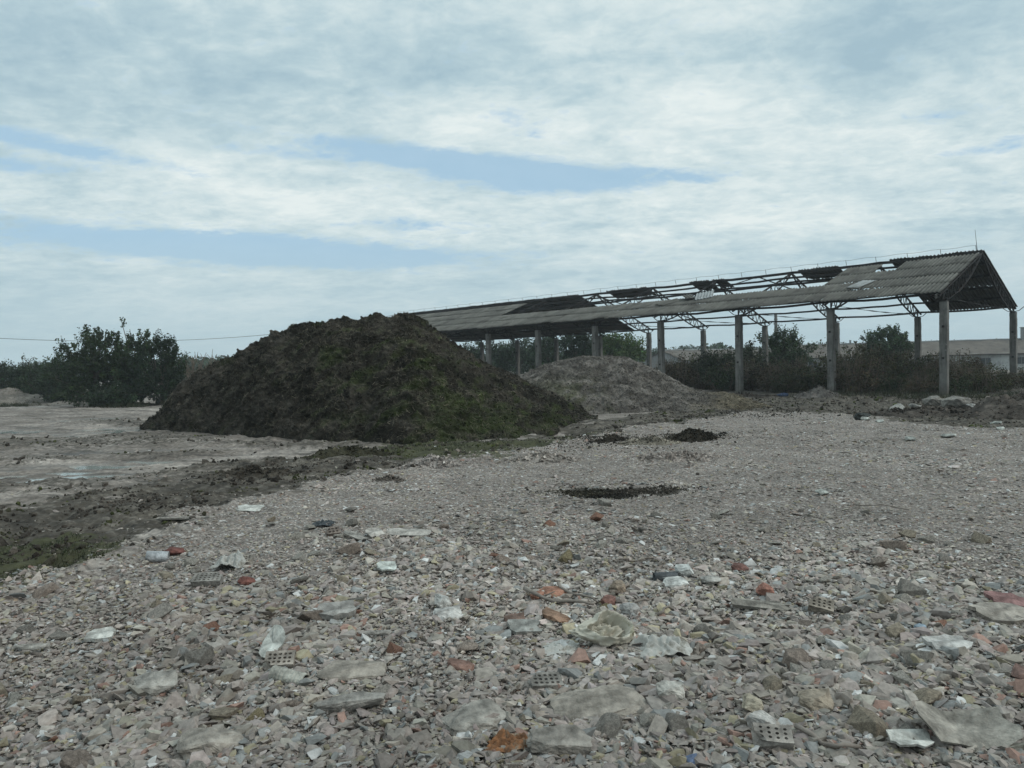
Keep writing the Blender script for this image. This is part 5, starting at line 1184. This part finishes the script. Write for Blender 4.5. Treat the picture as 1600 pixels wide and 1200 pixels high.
# ------------------------------------------------------------------ sky, sun, air
SUN_EL, SUN_AZ = math.radians(38), math.radians(112)         # azimuth measured from +Y towards +X
w = bpy.data.worlds.new('World'); sc.world = w; w.use_nodes = True; nt = w.node_tree; nt.nodes.clear()
out = nt.nodes.new('ShaderNodeOutputWorld'); bg = nt.nodes.new('ShaderNodeBackground'); nt.links.new(bg.outputs[0], out.inputs[0])
sky = N(nt, 'ShaderNodeTexSky', sky_type='NISHITA', sun_disc=False, sun_elevation=SUN_EL, sun_rotation=SUN_AZ, air_density=1.2, dust_density=1.5, ozone_density=1.5)
D = N(nt, 'ShaderNodeTexCoord').outputs['Generated']
sp = N(nt, 'ShaderNodeSeparateXYZ'); nt.links.new(D, sp.inputs[0]); X, Y, Z = sp.outputs
zc = math_(nt, 'MAXIMUM', Z, 0.0)
zz = math_(nt, 'ADD', zc, .17)
cb = N(nt, 'ShaderNodeCombineXYZ'); nt.links.new(math_(nt, 'DIVIDE', X, zz), cb.inputs[0]); nt.links.new(math_(nt, 'DIVIDE', Y, zz), cb.inputs[1])
pl = cb.outputs[0]
mp = N(nt, 'ShaderNodeMapping'); mp.inputs['Rotation'].default_value = (0, 0, .15); mp.inputs['Scale'].default_value = (.8, 1.0, 1); nt.links.new(pl, mp.inputs[0]); plr = mp.outputs[0]
big = noise(nt, 1.0, 5, .52, plr, .3); mid_ = noise(nt, 4.2, 8, .64, plr, .35); fine = noise(nt, 15, 7, .66, plr, .3)
az = math_(nt, 'ARCTAN2', X, Y); el = math_(nt, 'ARCSINE', Z)
wv = noise(nt, 5.0, 7, .66, plr, .4); wob = math_(nt, 'SUBTRACT', wv.outputs[0], .5)
finew = math_(nt, 'SUBTRACT', fine.outputs[0], .5)
def blob(px, py, rx, ry, slope):
    """clear gap in the cloud deck around a sky direction (radians)"""
    a0 = math.atan((px - 800) / F); e0 = math.atan((hor(px) - py) / F * math.cos(a0)); rx, ry = rx / F, ry / F
    da = math_(nt, 'SUBTRACT', az, a0); de = math_(nt, 'SUBTRACT', el, e0)
    de = math_(nt, 'MULTIPLY_ADD', da, slope, de)
    q1 = math_(nt, 'POWER', math_(nt, 'ABSOLUTE', math_(nt, 'DIVIDE', da, rx)), 2.0); q2 = math_(nt, 'POWER', math_(nt, 'ABSOLUTE', math_(nt, 'DIVIDE', de, ry)), 2.0)
    return math_(nt, 'EXPONENT', math_(nt, 'MULTIPLY', math_(nt, 'ADD', q1, q2), -1.0))
gap = None
for args, amp in (((725, 256, 230, 18, .10), 1.25), ((880, 286, 150, 16, .02), .9), ((70, 222, 150, 12, .10), .8), ((20, 258, 75, 12, 0), .7), ((330, 386, 330, 22, .02), .95), ((500, 400, 260, 18, .03), .6), ((640, 352, 130, 10, 0), .5), ((830, 195, 50, 26, .3), .25),
                  ((1480, 182, 60, 9, 0), .5), ((1560, 230, 70, 9, 0), .4), ((1080, 278, 60, 9, .2), .5), ((420, 240, 120, 9, .05), .4)):
    g = math_(nt, 'MULTIPLY', blob(*args), amp); gap = g if gap is None else math_(nt, 'ADD', gap, g)
gapn = math_(nt, 'ADD', math_(nt, 'MULTIPLY_ADD', wob, 1.1, gap), math_(nt, 'MULTIPLY', finew, 1.5))
open_ = ramp(nt, gapn, [(.2, 0), (.66, .92)]).outputs[0]
# cloud deck: bright ribs and grey-blue undersides
shade = math_(nt, 'ADD', math_(nt, 'MULTIPLY', big.outputs[0], .62), math_(nt, 'ADD', math_(nt, 'MULTIPLY', mid_.outputs[0], .46), math_(nt, 'MULTIPLY', fine.outputs[0], .32)))
brt = None
for args, amp in (((1350, 250, 420, 90, 0), .10), ((400, 290, 400, 45, .08), .085), ((900, 190, 500, 50, 0), .06), ((1150, 130, 160, 40, 0), .05), ((1250, 180, 420, 60, -.05), .03), ((900, 110, 700, 60, 0), -.07), ((1500, 60, 260, 70, 0), -.06), ((200, 160, 260, 30, 0), -.05), ((1330, 80, 160, 50, .2), -.05), ((1250, 15, 220, 22, 0), .08)):
    g = math_(nt, 'MULTIPLY', blob(*args), amp); brt = g if brt is None else math_(nt, 'ADD', brt, g)
shade = math_(nt, 'ADD', shade, brt)
K = 1 / .10
def cc(*c): return tuple(q * K for q in c)
cr = ramp(nt, shade, [(.53, (.36, .505, .585)), (.64, (.465, .605, .66)), (.74, (.605, .72, .745)), (.86, (.77, .845, .84))])
zen = ramp(nt, el, [(.50, K * 1.04), (1.0, K * 2.1)])
cloud = mix(nt, 1.0, cr.outputs[0], zen.outputs[0], 'MULTIPLY')
lift = N(nt, 'ShaderNodeVectorMath', operation='MULTIPLY'); nt.links.new(sky.outputs[0], lift.inputs[0]); lift.inputs[1].default_value = (.9, 1.0, 1.0)
skyblue = mix(nt, .85, lift.outputs[0], cc(.41, .615, .785))
col = mix(nt, open_, cloud, skyblue)
# thick pale air low down
hz = ramp(nt, el, [(.0, 1), (.05, .85), (.115, .45), (.17, 0)])
col = mix(nt, math_(nt, 'MULTIPLY', hz.outputs[0], .9), col, cc(.465, .61, .67))
below = ramp(nt, Z, [(.0, 0), (.001, 1)])
nt.links.new(col, bg.inputs['Color']); bg.inputs['Strength'].default_value = .10
sun = bpy.data.objects.new('sun', bpy.data.lights.new('sun', 'SUN')); COL.objects.link(sun); sun.data.energy = 1.3; sun.data.angle = math.radians(14); sun.data.color = (1, .95, .87)
sd = Vector((math.sin(SUN_AZ) * math.cos(SUN_EL), math.cos(SUN_AZ) * math.cos(SUN_EL), math.sin(SUN_EL))); sun.rotation_euler = (-sd).to_track_quat('-Z', 'Y').to_euler()

HB = MB(); HB.box((0, 0, 11.2), (1500, 1500, 25.6)); hz_m = bpy.data.materials.new('haze_air'); hz_m.use_nodes = True; hn = hz_m.node_tree; hn.nodes.clear()
ho = hn.nodes.new('ShaderNodeOutputMaterial'); hv = hn.nodes.new('ShaderNodeVolumePrincipled'); hv.inputs['Color'].default_value = (.86, .93, .97, 1); hv.inputs['Density'].default_value = .00055
hn.links.new(hv.outputs[0], ho.inputs['Volume']); tag(HB.build('haze', hz_m), kind='stuff')
sc.render.engine = 'CYCLES'
sc.view_settings.view_transform = 'Standard'; sc.view_settings.look = 'None'; sc.view_settings.exposure = 0.0; sc.view_settings.gamma = 1
sc.cycles.max_bounces = 6; sc.cycles.use_denoising = True
